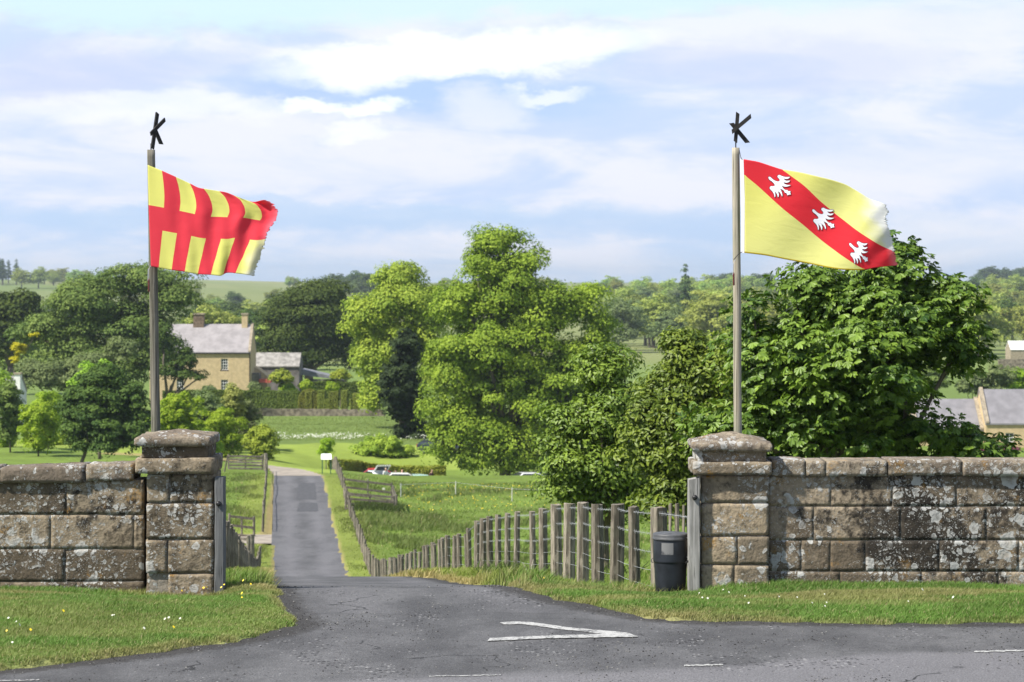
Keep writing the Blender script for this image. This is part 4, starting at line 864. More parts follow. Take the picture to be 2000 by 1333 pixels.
# ================================================================ foliage
def unit(v): return v / (np.linalg.norm(v, axis=-1, keepdims=True) + 1e-9)
def leafmesh(name, pos, nor, size, tint, mat, parent, shape='kite', droop=.0, aspect=.62):
    n = len(pos); t = rng.normal(size=(n, 3)); t[:, 2] -= droop; t = unit(t - nor * (t * nor).sum(1, keepdims=True)); b = np.cross(nor, t)
    s = (size * (.6 + .7 * rng.random(n)))[:, None]
    if shape == 'kite':
        V = np.stack([pos - t * s * .5, pos + b * s * aspect * .5 - nor * s * .12, pos + t * s * .5 - nor * s * .15, pos - b * s * aspect * .5 - nor * s * .1], 1)
        Fc = np.arange(n * 4).reshape(n, 4)
        Fc = np.concatenate([Fc[:, [0, 1, 2]], Fc[:, [0, 2, 3]]])
        k = 4
    else:   # pointed oval folded along its rib: 6 rim points, 4 triangles pairs
        V = np.stack([pos, pos + t * s * .45 + b * s * .2 + nor * s * .05, pos + t * s * .8 + b * s * .22 - nor * s * .02, pos + t * s * 1.08 - nor * s * .22, pos + t * s * .8 - b * s * .22 - nor * s * .02, pos + t * s * .45 - b * s * .2 + nor * s * .05, pos + t * s * .62 - nor * s * .06], 1)
        i = np.arange(n)[:, None] * 7
        Fc = np.concatenate([i + [0, 1, 6], i + [1, 2, 6], i + [2, 3, 6], i + [3, 4, 6], i + [4, 5, 6], i + [5, 0, 6]]); k = 7
    return mesh_np(name, V.reshape(-1, 3), Fc, mat, parent, attrs={'tint': np.repeat(np.clip(tint, 0, 1), k)})
def crown_points(lobes, clump, ncl, nl, fill=.25, flat=.8, hang=0.0, ragged=.12, inner=.22):
    """lobes (cx,cy,cz,rx,ry,rz): clumps of leaves over each lobe's surface"""
    lobes = np.array(lobes, float); area = (lobes[:, 3] * lobes[:, 5]); pr = area / area.sum(); which = rng.choice(len(lobes), ncl, p=pr); L = lobes[which]
    d = unit(rng.normal(size=(ncl, 3))); d[:, 2] = np.where((d[:, 2] < -.5) & (rng.random(ncl) < .6), -d[:, 2], d[:, 2])
    rad = np.where(rng.random(ncl) < fill, rng.uniform(.35, .8, ncl), rng.normal(.9, ragged, ncl))[:, None]
    c = L[:, :3] + d * L[:, 3:6] * rad
    # drop clumps buried inside other lobes
    cr = clump * rng.uniform(.6, 1.35, ncl); ct = rng.random(ncl)
    w = np.repeat(np.arange(ncl), nl); e = unit(rng.normal(size=(len(w), 3))); up = rng.random(len(w)) < .86; e[:, 2] = np.where(up, np.abs(e[:, 2]), e[:, 2])
    rr = rng.uniform(.55, 1.08, len(w)) ** .6
    off = e * rr[:, None] * cr[w][:, None]; off[:, 2] *= flat
    if hang: off[:, 2] -= hang * cr[w] * rng.random(len(w)) ** 1.5 * 1.2; 
    pos = c[w] + off
    nor = unit(e * 1.0 + d[w] * .25 + np.array([0, 0, .35]) + rng.normal(size=(len(w), 3)) * .33)
    tint = .5 * ct[w] + .5 * rng.random(len(w))
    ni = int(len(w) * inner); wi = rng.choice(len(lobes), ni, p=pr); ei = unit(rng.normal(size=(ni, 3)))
    pos = np.concatenate([pos, lobes[wi, :3] + ei * lobes[wi, 3:6] * (.2 + .55 * rng.random((ni, 1)))]); nor = np.concatenate([nor, unit(ei + rng.normal(size=(ni, 3)) * .6)]); tint = np.concatenate([tint, rng.random(ni) * .5])  # inner leaves limited to darker tints: crown shade put into their colour
    return pos, nor, tint
def limbs(root, base_, lobes, r0, n=6, mat='bark'):
    mb = MB(); b = np.array(base_, float); lob = np.array(lobes, float); cen = lob[:, :3].mean(0); fork = b + (cen - b) * np.array([.25, .25, .38])
    mb.tube([b + [0, 0, -.3], b + (fork - b) * .3, b + (fork - b) * .7 + rng.normal(size=3) * r0 * .3, fork], [r0 * 1.35, r0, r0 * .85, r0 * .75], 9)
    for k in range(len(lob)):
        e = lob[k, :3] + rng.normal(size=3) * lob[k, 3:6] * .15; m_ = (fork + e) / 2 + rng.normal(size=3) * np.linalg.norm(e - fork) * .07
        mb.tube([fork - (0, 0, r0 * .3), m_, e], [r0 * .55, r0 * .33, r0 * .12], 6)
        for q in range(2):
            t = unit(rng.normal(size=3)); mb.tube([m_ + (e - m_) * rng.random(), e + t * lob[k, 3:6] * .7], [r0 * .16, r0 * .04], 4)
    return mb.build('trunk', M[mat], root, True)
def plobes(D, L, dy=.85, cl=0):      # lobes from bearings: (px, py, rx, ry [, depth offset m])
    o = []
    for l in L:
        rx, rz_ = l[2] / F * D, l[3] / F * D
        if cl: rx, rz_ = max(rx * .5, rx - .55 * cl), max(rz_ * .5, rz_ - .5 * cl)
        o.append((PX(l[0], D), D + (l[4] if len(l) > 4 else rng.uniform(-.3, .3) * rx), PZ(l[1], D), rx, max(rx, rz_) * dy, rz_))
    return o
def tree(name, label, D, L, clump, ncl, nl, leaf, mat, trunk=None, r0=.3, cat='tree', group=None, shape='kite', flat=.8, hang=0, fill=.25, droop=0, trunkz=None, compound=0, ragged=.12, flowers=None, dy=.85):
    global rng
    rng = np.random.default_rng(int(D * 13 + L[0][0] + L[0][1] * 3))      # each tree keeps its own shape
    lob = plobes(D, L, dy, clump); bx_ = PX(trunk if trunk else np.mean([l[0] for l in L]), D); bz_ = Hf(bx_, D)
    root = empty(name, (0, 0, 0), label=label, cat=cat, group=group)
    pos, nor, tint = crown_points(lob, clump, ncl, nl, fill, flat, hang, ragged)
    gz = H(pos[:, 0], pos[:, 1]) + .1; k = pos[:, 2] > gz; pos, nor, tint = pos[k], nor[k], tint[k]
    if compound:     # palmate leaf: leaflets fan out from one point and hang
        n = len(pos); P2, N2, T2, V, = [], [], [], []
        out_ = unit(nor * [1, 1, .3] + np.array([.25, 0, -.35]) + rng.normal(size=(n, 3)) * .25); side = unit(np.cross(out_, nor))
        allV = []; allT = []
        s = (leaf * (.55 + .6 * rng.random(n)))[:, None]
        for q in range(compound):
            a = (q - (compound - 1) / 2) * .62; t = unit(out_ * math.cos(a) + side * math.sin(a) + np.array([0, 0, -.25]) + rng.normal(size=(n, 3)) * .08); b = unit(np.cross(nor, t)); no = np.cross(t, b); ls = s * (1 - .13 * abs(q - (compound - 1) / 2))
            curl = -.18 + .2 * rng.random((n, 1))
            Vq = np.stack([pos, pos + t * ls * .5 + b * ls * .15 + no * ls * .05, pos + t * ls * .8 + b * ls * .19 + no * ls * .02, pos + t * ls * 1.05 + no * ls * curl, pos + t * ls * .8 - b * ls * .19 + no * ls * .02, pos + t * ls * .5 - b * ls * .15 + no * ls * .05, pos + t * ls * .65 - no * ls * .05], 1)
            allV.append(Vq); allT.append(tint + .1 * rng.normal(size=n))
        Vv_ = np.concatenate(allV); Tt = np.clip(np.concatenate(allT), 0, 1); i = np.arange(len(Vv_))[:, None] * 7
        Fc = np.concatenate([i + [0, 1, 6], i + [1, 2, 6], i + [2, 3, 6], i + [3, 4, 6], i + [4, 5, 6], i + [5, 0, 6]])
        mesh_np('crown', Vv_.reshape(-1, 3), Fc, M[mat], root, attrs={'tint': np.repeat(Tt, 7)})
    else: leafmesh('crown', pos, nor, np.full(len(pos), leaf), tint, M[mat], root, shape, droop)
    limbs(root, (bx_, D, bz_), lob, r0)
    if flowers:
        k = rng.choice(len(pos), flowers[0]); pp = pos[k] + nor[k] * leaf * .5 - [0, leaf * .8, 0]; mb = MB()
        for p in pp:
            for q in range(5):
                c = p + rng.normal(size=3) * flowers[1] * [.4, .4, 1]; mb.add([c + rng.normal(size=3) * flowers[1] * .35 for _ in range(3)], [(0, 1, 2)])
        mb.build('blossom', M['white_flower'], root)
    return root
# right foreground horse chestnut
tree('chestnut_tree', 'large dark glossy chestnut tree with hanging leaves behind the right wall', 45,
     [(1600, 610, 105, 85), (1560, 550, 50, 42), (1730, 550, 90, 85), (1785, 485, 36, 42), (1835, 630, 95, 85), (1650, 730, 190, 120), (1870, 690, 65, 65), (1490, 720, 85, 100), (1470, 615, 45, 50), (1620, 840, 175, 75), (1765, 840, 95, 50), (1745, 670, 150, 130), (1420, 860, 80, 60), (1885, 882, 70, 32), (1950, 884, 46, 26), (1898, 852, 26, 32), (1840, 870, 60, 40), (1540, 884, 80, 34), (1680, 886, 110, 32), (1785, 884, 80, 32), (1520, 830, 90, 80)],
     .46, 340, 40, .168, "chestnut", 1640, .16, compound=5, fill=.05, ragged=.21, flat=.8)
tree('chestnut_tree', 'medium green bushy tree between the right flagpole and the fence', 56,
     [(1335, 705, 62, 62), (1320, 800, 85, 90), (1400, 760, 70, 90), (1290, 880, 85, 80), (1380, 880, 95, 90), (1430, 680, 40, 40), (1340, 965, 95, 60), (1290, 1000, 60, 40), (1262, 800, 30, 55), (1440, 900, 60, 90)],
     .42, 300, 110, .118, 'sapling', 1345, .08, shape='oval', fill=.05, ragged=.16, flat=.8)
tree('blossoming_chestnut', 'dark leafy sapling with cream blossoms at the far end of the near fence', 62,
     [(1165, 735, 52, 60), (1215, 720, 35, 35), (1120, 850, 62, 62), (1185, 830, 75, 85), (1240, 820, 40, 60), (1150, 930, 95, 55), (1215, 920, 70, 75), (1085, 890, 40, 45), (1260, 950, 40, 40), (1175, 985, 95, 42), (1105, 960, 60, 42), (1245, 990, 60, 36), (1190, 700, 22, 26)],
     .42, 280, 110, .118, 'sapling', 1185, .07, shape='oval', fill=.05, ragged=.16, flowers=(60, .045), flat=.8)
# limes in the middle
tree('lime_tree', 'tallest bright green lime tree in the centre with branches down to the grass', 240,
     [(978, 480, 60, 48), (1030, 505, 34, 36), (945, 525, 52, 40), (975, 560, 95, 68), (1010, 540, 60, 50), (895, 600, 60, 60), (1060, 620, 80, 75), (960, 660, 115, 80), (1135, 600, 60, 62), (1175, 660, 42, 55), (880, 720, 62, 70), (1010, 760, 120, 90), (1120, 740, 75, 85), (900, 820, 75, 75), (870, 880, 50, 60), (980, 870, 90, 70), (1090, 850, 80, 80), (1150, 800, 50, 70), (930, 900, 60, 38), (1030, 905, 60, 30), (1185, 740, 32, 60)],
     1.55, 430, 360, .30, 'lime', 985, .5, hang=.35, flat=.72, fill=.04, ragged=.15, droop=.2)
tree('lime_tree', 'yellowish green lime tree leaning left behind the dark yew', 292,
     [(785, 545, 48, 36), (750, 560, 30, 26), (790, 600, 85, 55), (720, 620, 58, 45), (840, 630, 45, 70), (770, 680, 80, 60), (700, 640, 32, 28), (740, 740, 40, 70), (850, 720, 45, 60), (735, 690, 50, 50), (730, 790, 20, 45)],
     1.6, 210, 330, .33, 'lime2', 790, .5, hang=.35, flat=.72, fill=.04, droop=.2)
tree('yew_tree', 'narrow near black yew tree left of the tallest lime', 272,
     [(792, 690, 34, 48), (788, 750, 50, 58), (800, 805, 52, 50), (778, 795, 38, 52), (832, 848, 42, 28), (785, 848, 36, 24)], .8, 170, 90, .42, 'yew', 790, .35, flat=.8, fill=.2)
# farm trees on the left
tree('sycamore_tree', 'huge spreading olive green sycamore left of the farmhouse', 322,
     [(250, 560, 95, 48), (330, 580, 75, 60), (170, 595, 80, 50), (240, 640, 110, 62), (110, 650, 62, 42), (305, 650, 42, 45), (150, 700, 80, 55), (230, 720, 90, 50), (60, 660, 36, 30), (310, 700, 50, 45), (300, 690, 60, 50)],
     2.3, 250, 290, .36, 'dark', 240, .9, flat=.62, fill=.15, ragged=.08)
tree('sycamore_tree', 'dark drooping sycamore branch mass half hiding the farmhouse wall', 312,
     [(358, 702, 24, 24), (345, 730, 42, 26), (388, 738, 22, 16), (322, 665, 24, 34), (372, 712, 16, 18)], .8, 62, 110, .3, 'darker', 318, .4, flat=.7, fill=.2)
tree('bushy_tree', 'grey green rounded willow low in front of the big sycamore', 300,
     [(95, 740, 55, 40), (150, 735, 60, 45), (190, 720, 35, 30), (60, 730, 30, 30), (235, 690, 40, 30)], 1.2, 120, 170, .34, 'pale', 120, .3, flat=.7)
tree('sycamore_tree', 'tall dark dense tree beside the farmhouse gable', 412,
     [(605, 610, 80, 60), (560, 650, 62, 60), (650, 640, 62, 62), (600, 690, 75, 52), (520, 680, 34, 45), (680, 700, 40, 40), (630, 580, 50, 36), (545, 720, 30, 26)],
     2.6, 190, 300, .42, 'darker', 605, .8, flat=.65, fill=.15, ragged=.08)
tree('dark_tree', 'dark trees at the left edge beyond the field', 392, [(15, 620, 45, 55), (50, 600, 34, 36), (5, 670, 40, 40), (70, 640, 25, 40), (-30, 600, 40, 50)], 1.6, 200, 70, .6, 'darker', 20, .6, flat=.7)
tree('laburnum_tree', 'small laburnum covered in yellow blossom at the left edge', 306, [(36, 682, 14, 20), (30, 706, 12, 14), (66, 655, 18, 6)], .5, 34, 60, .25, 'gold', 38, .15, flat=.6)
tree('round_tree', 'small dark round headed tree on a short trunk behind the left wall', 214,
     [(200, 770, 60, 50), (160, 800, 48, 48), (250, 800, 50, 50), (205, 830, 75, 55), (150, 850, 35, 35), (265, 850, 35, 40), (205, 870, 70, 24), (200, 740, 30, 25)], .85, 240, 190, .26, 'darker', 157, .16, flat=.75, fill=.15)
tree('young_tree', 'lime green topped young tree just behind the dark round tree', 232, [(195, 735, 42, 30), (165, 745, 30, 20)], .6, 70, 120, .26, 'lime', 195, .14)
sh = [(75, 830, 38, 50, 'fresh'), (20, 800, 30, 60, 'dark'), (95, 800, 30, 40, 'fresh'), (10, 850, 24, 26, 'fresh'), (115, 860, 22, 18, 'fresh'), (5, 760, 22, 36, 'lime')]
for i, (a, b, c, d, m_) in enumerate(sh):
    lb = ['bright lime green shrub, largest left of the dark round tree', 'tall brownish green shrub at the left edge above the wall', 'yellow green shrub behind the largest bright shrub at left', 'low bright shrub at the very left edge above the wall coping', 'low fresh green shrub touching the dark round tree', 'light green young tree at the left edge under the dark trees'][i]
    tree('shrub', lb, 236 + 6 * i, [(a, b, c, d), (a + c * .4, b + d * .4, c * .7, d * .6), (a - c * .4, b - d * .2, c * .6, d * .6), (a, b + d * .8, c * .8, d * .5)], .6, 90, 110, .25, m_, a, .08, 'shrub', 'shrubs beyond the left field')
sh = [(345, 815, 36, 34, 'fresh'), (400, 815, 32, 34, 'pale'), (370, 860, 36, 30, 'lime2'), (430, 850, 36, 42, 'fresh'), (470, 822, 30, 30, 'pale'), (510, 866, 22, 24, 'lime2'), (455, 790, 14, 24, 'olive'), (395, 870, 24, 22, 'fresh'), (335, 850, 20, 34, 'lime'), (485, 880, 26, 16, 'fresh')]
for i, (a, b, c, d, m_) in enumerate(sh):
    c, d = c * 1.6, d * 1.45
    lb = ['bright green shrub right beside the left flagpole', 'silvery shrub under the clipped garden hedge', 'yellow green shrub just above the left pillar cap', 'vivid green bushy young tree above the field gate', 'grey green shrub at the left end of the garden wall', 'yellow brown leaved shrub by the top of the driveway', 'slim pale sapling standing up above the shrubs', 'low bright bush close to the left pillar cap', 'lime coloured shrub touching the left flagpole', 'low green bush behind the top left field gate'][i]
    tree('shrub', lb, 226 + 5 * ((i * 3) % 7), [(a, b, c, d), (a + c * .45, b + d * .35, c * .6, d * .6), (a - c * .45, b + d * .2, c * .6, d * .6), (a + c * .1, b - d * .5, c * .5, d * .5), (a, b + d, c * .8, d * .5)], .55, 100, 110, .23, m_, a, .08, 'shrub', 'shrubs between the driveway and the farmhouse')
tree('shrub', 'rounded light green tree like shrub in front of the mown lawn', 256, [(735, 881, 48, 32), (770, 886, 40, 30), (708, 890, 24, 20), (756, 868, 34, 22)], .55, 110, 130, .22, 'lime2', 745, .12, 'shrub')
tree('young_tree', 'small bright sapling right behind the white information panel', 232, [(637, 870, 15, 14), (636, 882, 17, 10)], .35, 40, 90, .18, 'fresh', 637, .05)
# undergrowth of fern and nettle at the foot of fences: part of the grass
x = np.concatenate([rng.normal(PX(1000, 46), 1.0, 500), rng.uniform(-10.5, -7.6, 3000)]); y = np.concatenate([rng.normal(46, 1.5, 500), rng.normal(170.2, .5, 3000)]); k = roadsd(x, y) > .6; x, y = x[k], y[k]
blades('nettles', x, y, np.where(y > 100, .6, .32), .035, np.array([.085, .12, .03]) * (.6 + .8 * rng.random((len(x), 1))), lean=.9)

# hedges: leafy boxes
def hedge(name, label, pts, h, w, leaf, n, mat, cat='hedge', z=None, top=None, group=None, core=True):
    pts = np.array(pts, float); seg = np.hypot(*np.diff(pts, axis=0).T); t = np.concatenate([[0], np.cumsum(seg)])
    root = empty(name, (pts[0, 0], pts[0, 1], 0), label=label, cat=cat, group=group)
    s = rng.random(n) * t[-1]; cx = np.interp(s, t, pts[:, 0]); cy = np.interp(s, t, pts[:, 1]); d = np.stack([np.gradient(pts[:, 0]), np.gradient(pts[:, 1])], 1)
    dx = np.interp(s, t, d[:, 0]); dy = np.interp(s, t, d[:, 1]); l = np.hypot(dx, dy); nx_, ny_ = -dy / l, dx / l
    f = rng.random(n); side = np.where(f < .34, 1, np.where(f < .7, -1, 0)); hh = h * (1 + .10 * (fbm(s * .8, s * 0) - .5)) if top is None else top(s / t[-1])
    a = np.where(side == 0, rng.uniform(-1, 1, n), side) * w / 2 * (1 + .12 * rng.normal(size=n)); zz_ = np.where(side == 0, hh, hh * rng.random(n)) + .03 * rng.normal(size=n)
    px_, py_ = cx + nx_ * a, cy + ny_ * a; gz = H(cx, cy) if z is None else z
    nor = unit(np.stack([nx_ * side, ny_ * side, (side == 0) * 1.0], 1) + rng.normal(size=(n, 3)) * .5 + [0, 0, .7])
    pos = np.stack([px_ - pts[0, 0], py_ - pts[0, 1], gz + zz_], 1)
    leafmesh('foliage', pos, nor, np.full(n, leaf), .4 * fbm(s * 2, zz_ * 2) + .6 * rng.random(n), M[mat], root)
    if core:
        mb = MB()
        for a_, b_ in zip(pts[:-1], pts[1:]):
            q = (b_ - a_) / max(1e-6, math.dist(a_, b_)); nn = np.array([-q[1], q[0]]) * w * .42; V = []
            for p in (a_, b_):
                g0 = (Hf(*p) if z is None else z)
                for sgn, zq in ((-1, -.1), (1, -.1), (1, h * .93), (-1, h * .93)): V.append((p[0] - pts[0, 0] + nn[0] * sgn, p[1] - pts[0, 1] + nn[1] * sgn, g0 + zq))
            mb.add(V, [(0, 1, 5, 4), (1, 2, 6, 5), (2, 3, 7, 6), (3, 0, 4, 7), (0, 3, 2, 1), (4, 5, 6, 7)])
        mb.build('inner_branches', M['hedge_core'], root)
    return root
hedge('hedge', 'loose yellow green hedge behind the parked cars', [(PX(655, 238), 238), (PX(700, 242), 242), (PX(800, 243), 243), (PX(870, 243), 243)], 1.45, 1.4, .22, 30000, 'beech')
hedge('hedge', 'long clipped dark green garden hedge below the farmhouse', [(PX(318, 336), 336), (PX(400, 337), 337), (PX(500, 337), 337), (PX(592, 334), 334)], PZ(766, 336) + 13.75, 1.6, .2, 42000, 'hedge')
hedge('hedge', 'straight clipped hedge at the back of the topiary garden', [(PX(590, 352), 352), (PX(745, 352), 352)], PZ(748, 352) + 13.8, 1.5, .2, 20000, 'hedge')  # dark leaf colour stands in for shade seen between the blocks
arch = lambda s: (PZ(770, 335) + 13.7) * (1 + .45 * np.sqrt(np.clip(1 - ((s * 2 - 1)) ** 2, 0, 1)))
hedge('topiary_arch', 'round topped clipped hedge arch between the farmhouse hedge and topiary', [(PX(583, 332), 332), (PX(625, 332), 332)], 1.7, 1.2, .18, 6000, 'topiary', 'topiary', top=lambda s: 1.6 + 1.5 * np.sqrt(np.clip(1 - (2 * s - 1) ** 2, 0, 1)), group='clipped topiary in the garden')
tp = [(604, 768, 9, 803), (628, 766, 9, 802), (652, 768, 11, 803), (640, 782, 6, 803), (673, 766, 8, 803), (696, 768, 8, 803), (731, 766, 14, 805), (686, 786, 4, 802)]
tl = ['first small topiary block at the end of the dark hedge', 'second narrow topiary block from the dark hedge', 'wide topiary block left of centre of the row', 'lowest topiary block, half height, in the row', 'narrow topiary block right of the wide one', 'slim topiary block next to the largest', 'largest square topiary block beside the yew', 'tiny pale clipped cone in the topiary row']
for (a, t_, w_, b_), lb in zip(tp, tl):
    D = 329; hedge('topiary_block', lb, [(PX(a - w_ + 1.6, D), D), (PX(a + w_ - 2.2, D), D)], PZ(t_, D) + 13.8 + .25 * ((a * 7) % 3 - 1), 1.3, .12, 4200 if w_ > 5 else 1600, 'topiary', 'topiary', group='clipped topiary in the garden')
hedge('topiary_block', 'dark topiary column standing by the barn', [(PX(519, 345), 345), (PX(528, 345), 345)], 2.9, 1, .22, 900, 'hedge', 'topiary', group='clipped topiary in the garden')
for i, (a, b, c, d, m_, lb) in enumerate(((552, 738, 28, 16, 'lime2', 'wide rounded green bush in front of the barn'), (560, 758, 16, 12, 'fresh', 'bright bush with pale flowers in the farm garden'), (600, 755, 16, 12, 'fresh', 'vivid round bush right of the flowering one in the garden'), (650, 756, 12, 10, 'fresh', 'small round bush inside the topiary garden'), (497, 757, 12, 10, 'pale', 'climber bush against the farmhouse corner'), (408, 762, 13, 8, 'pale', 'pale flowering bush under the farmhouse window'), (665, 734, 22, 12, 'lime2', 'low green tree right of the open shed'))):
    tree('bush', lb, 346, [(a, b, c, d), (a + c * .4, b + d * .3, c * .6, d * .7), (a - c * .4, b + d * .2, c * .6, d * .7)], .55, 50, 45, .36, m_, a, .1, 'bush', 'bushes in the farm garden')
# rubble garden wall
gw = empty('rubble_wall', (0, 0, 0), label='low pale rubble stone wall along the farm garden', cat='stone wall')
mb = MB(); M['rubble'] = simple('rubble_stone', (.20, .17, .13), .95, .5, 2.2, .1, bd=.08)
for i in range(34):
    a = 440 + i * 9.2; b = a + 9.2; D = 324; x0, x1 = PX(a, D), PX(b, D); t = 800 + (a - 440) * .012 + random.uniform(-.6, .6); mb.box(x0, x1, D, D + .5 + random.random() * .1, -14.3, PZ(t, D) + .15)
mb.build('stones', M['rubble'], gw)

# ================================================================ buildings
M['sand'] = simple('honey_sandstone', (.52, .40, .235), .9, .12, 2.4, .1, bd=.02); M['slate'] = simple('pale_slate', (.285, .262, .262), .7, .16, .9, .3); M['slate2'] = simple('grey_slate', (.20, .19, .20), .65, .15, 1.0, .35)
M['barnroof'] = simple('mossy_stone_slate', (.27, .255, .23), .9, .35, 1.2, .1); M['barnwall'] = simple('grey_barn_wall', (.17, .155, .14), .95, .35, 1.2, .1); M['glass'] = simple('dark_glass', (.03, .035, .04), .15, .2, 1, .6); M['frame'] = simple('white_frame', (.80, .80, .78), .5, .04)
M['copestone'] = simple('coping_stone_pale', (.31, .26, .19), .9, .25, 3, .1); M['brick'] = simple('dark_chimney_stone', (.17, .125, .09), .95, .35, 3, .1); M['redroof'] = simple('red_tin_roof', (.42, .09, .07), .7, .2, 2); M['corr'] = simple('weathered_grey_sheet_roof', (.19, .19, .20), .75, .35, 1.0, .3); M['white'] = simple('white_render', (.74, .73, .70), .85, .08, 1)
def window(par, x, y, z, w, h, cols=3, rows=4, sill=True):
    f = MB(); t = .06
    f.box(x - w / 2, x + w / 2, y - .03, y + .02, z, z + t).box(x - w / 2, x + w / 2, y - .03, y + .02, z + h - t, z + h).box(x - w / 2, x - w / 2 + t, y - .03, y + .02, z + t, z + h - t).box(x + w / 2 - t, x + w / 2, y - .03, y + .02, z + t, z + h - t)
    for c in range(1, cols): xx = x - w / 2 + w * c / cols; f.box(xx - .022, xx + .022, y - .025, y + .01, z + t, z + h - t)
    for r in range(1, rows): q = z + h * r / rows; f.box(x - w / 2 + t, x + w / 2 - t, y - .022, y + .008, q - .022 - (.015 if r == rows // 2 else 0), q + .022)
    o = f.build('window', M['frame'], par)
    MB().box(x - w / 2 + .01, x + w / 2 - .01, y + .03, y + .06, z + .01, z + h - .01).build('pane', M['glass'], o)
    if sill: MB().box(x - w / 2 - .12, x + w / 2 + .12, y - .12, y + .02, z - .16, z - .002).build('sill', M['copestone'], o)
def house(root, x0, x1, y0, dp, zb, ze, zr, wallm, roofm, holes=(), over=.15, cope=True):
    """gabled block, ridge along x; front wall in bays round real window openings"""
    wt = .35; mb = MB(); xs = sorted(set([x0, x1] + [h[0] - h[2] / 2 for h in holes] + [h[0] + h[2] / 2 for h in holes]))
    for a, b in zip(xs[:-1], xs[1:]):
        zs = sorted([(h[1], h[1] + h[3]) for h in holes if h[0] - h[2] / 2 < (a + b) / 2 < h[0] + h[2] / 2]); c = zb
        for lo, hi_ in zs: mb.box(a, b, y0, y0 + wt, c, lo); c = hi_
        mb.box(a, b, y0, y0 + wt, c, ze)
    yb = y0 + dp; ym = (y0 + yb) / 2
    for xa, xb in ((x0, x0 + wt), (x1 - wt, x1)):
        V = [(xx, yy, zz_) for xx in (xa, xb) for yy, zz_ in ((y0 + wt, zb), (yb, zb), (yb, ze), (ym, zr - .12), (y0 + wt, ze + .2))]
        mb.add(V, [(0, 4, 3, 2, 1), (5, 6, 7, 8, 9)] + [(i, (i + 1) % 5, (i + 1) % 5 + 5, i + 5) for i in range(5)])
    mb.box(x0 + wt, x1 - wt, yb - wt, yb, zb, ze); mb.build('wall', wallm, root)
    th = .14; V = []
    for xx in (x0 - over * .3, x1 + over * .3): V += [(xx, y0 - over, ze - .02), (xx, ym, zr), (xx, yb + over, ze - .02), (xx, yb + over, ze + th), (xx, ym, zr + th), (xx, y0 - over, ze + th)]
    rf = MB().add(V, [(0, 5, 4, 1), (1, 4, 3, 2), (6, 7, 10, 11), (7, 8, 9, 10), (5, 11, 10, 4), (4, 10, 9, 3), (0, 1, 7, 6), (1, 2, 8, 7), (0, 6, 11, 5), (2, 3, 9, 8)]).build('roof', roofm, root)
    if cope:
        for xx in (x0, x1 - .3):
            V = []
            for q in (xx - .02, xx + .34): V += [(q, y0 - over - .05, ze + th + .003), (q, ym, zr + th + .003), (q, yb + over, ze + th + .003), (q, yb + over, ze + th + .2), (q, ym, zr + th + .2), (q, y0 - over - .05, ze + th + .2)]
            MB().add(V, [(0, 5, 4, 1), (1, 4, 3, 2), (6, 7, 10, 11), (7, 8, 9, 10), (5, 11, 10, 4), (4, 10, 9, 3), (0, 1, 7, 6), (1, 2, 8, 7), (0, 6, 11, 5), (2, 3, 9, 8)]).build('gable_coping', M['copestone'], rf)
    for h in holes: window(root, h[0], y0 + .12, h[1], h[2], h[3], *(h[4:] if len(h) > 4 else ()))
    return rf
DH = 357.0
hs = empty('farmhouse', (0, 0, 0), label='honey stone farmhouse with pale slate roof behind the clipped hedge', cat='house')
W = lambda px, py0, py1, w: (PX(px, DH), PZ(py1, DH), w, (py1 - py0) / F * DH, 3, 4)
rf = house(hs, PX(292, DH), PX(489.5, DH), DH, 7.5, -14.2, PZ(690, DH), PZ(636, DH) , M['sand'], M['slate'], [W(438.5, 701, 723, .98), W(438.5, 742, 766, .98), W(352, 742, 766, .98), W(352, 701, 723, .98)])
def chim(a, b, t, bot, m_, D=DH + 3.75, d=.9, pots=0):
    c = MB().box(PX(a, D), PX(b, D), D - d / 2, D + d / 2, PZ(bot, D) - .4, PZ(t + 4, D)).build('chimney', m_, rf)
    MB().box(PX(a - 1.2, D), PX(b + 1.2, D), D - d / 2 - .1, D + d / 2 + .1, PZ(t + 4, D) + .002, PZ(t + 1, D)).build('chimney_cap', M['copestone'], c)
chim(378, 399, 611, 636, M['brick'], d=1.0); chim(473, 484, 611, 636, M['sand'], d=1.1); chim(309, 317, 612, 636, M['sand'])
MB().box(PX(295, DH), PX(489, DH), DH - .25, DH - .14, PZ(691.5, DH), PZ(689.5, DH)).build('gutter', M['iron'], hs)
MB().box(PX(487, DH), PX(488.3, DH), DH - .14, DH - .03, -14, PZ(691.6, DH)).build('downpipe', M['iron'], hs)
bn2 = empty('stone_barn', (0, 0, 0), label='long low barn with mossy slate roof attached right of the farmhouse', cat='barn')
DBA = 368; house(bn2, PX(489, DBA), PX(584, DBA), DBA, 6.5, -14.3, PZ(717, DBA), PZ(692, DBA), M['barnwall'], M['barnroof'], over=.2, cope=False)
MB().prism([(PX(487, 362), -14), (PX(522, 362), -14), (PX(522, 362), PZ(735, 362)), (PX(505, 362), PZ(722, 362)), (PX(487, 362), PZ(712, 362))], 362, 366).build('porch_wall', M['sand'], bn2)
MB().box(PX(506, 358), PX(528, 358), 358, 361, PZ(748, 358), PZ(741, 358)).build('porch_roof', M['redroof'], bn2); MB().box(PX(490, 358), PX(506, 358), 358.5, 361, -14, PZ(730, 358)).build('porch_door', M['barnwall'], bn2)
shd = empty('open_shed', (0, 0, 0), label='low grey open fronted shed with a roof sloping down right of the barn', cat='shed')
DS = 372; MB().prism([(PX(588, DS), PZ(722, DS)), (PX(676, DS), PZ(741, DS)), (PX(676, DS), PZ(744, DS)), (PX(588, DS), PZ(733, DS))], DS, DS + 6).build('roof', M['corr'], shd)
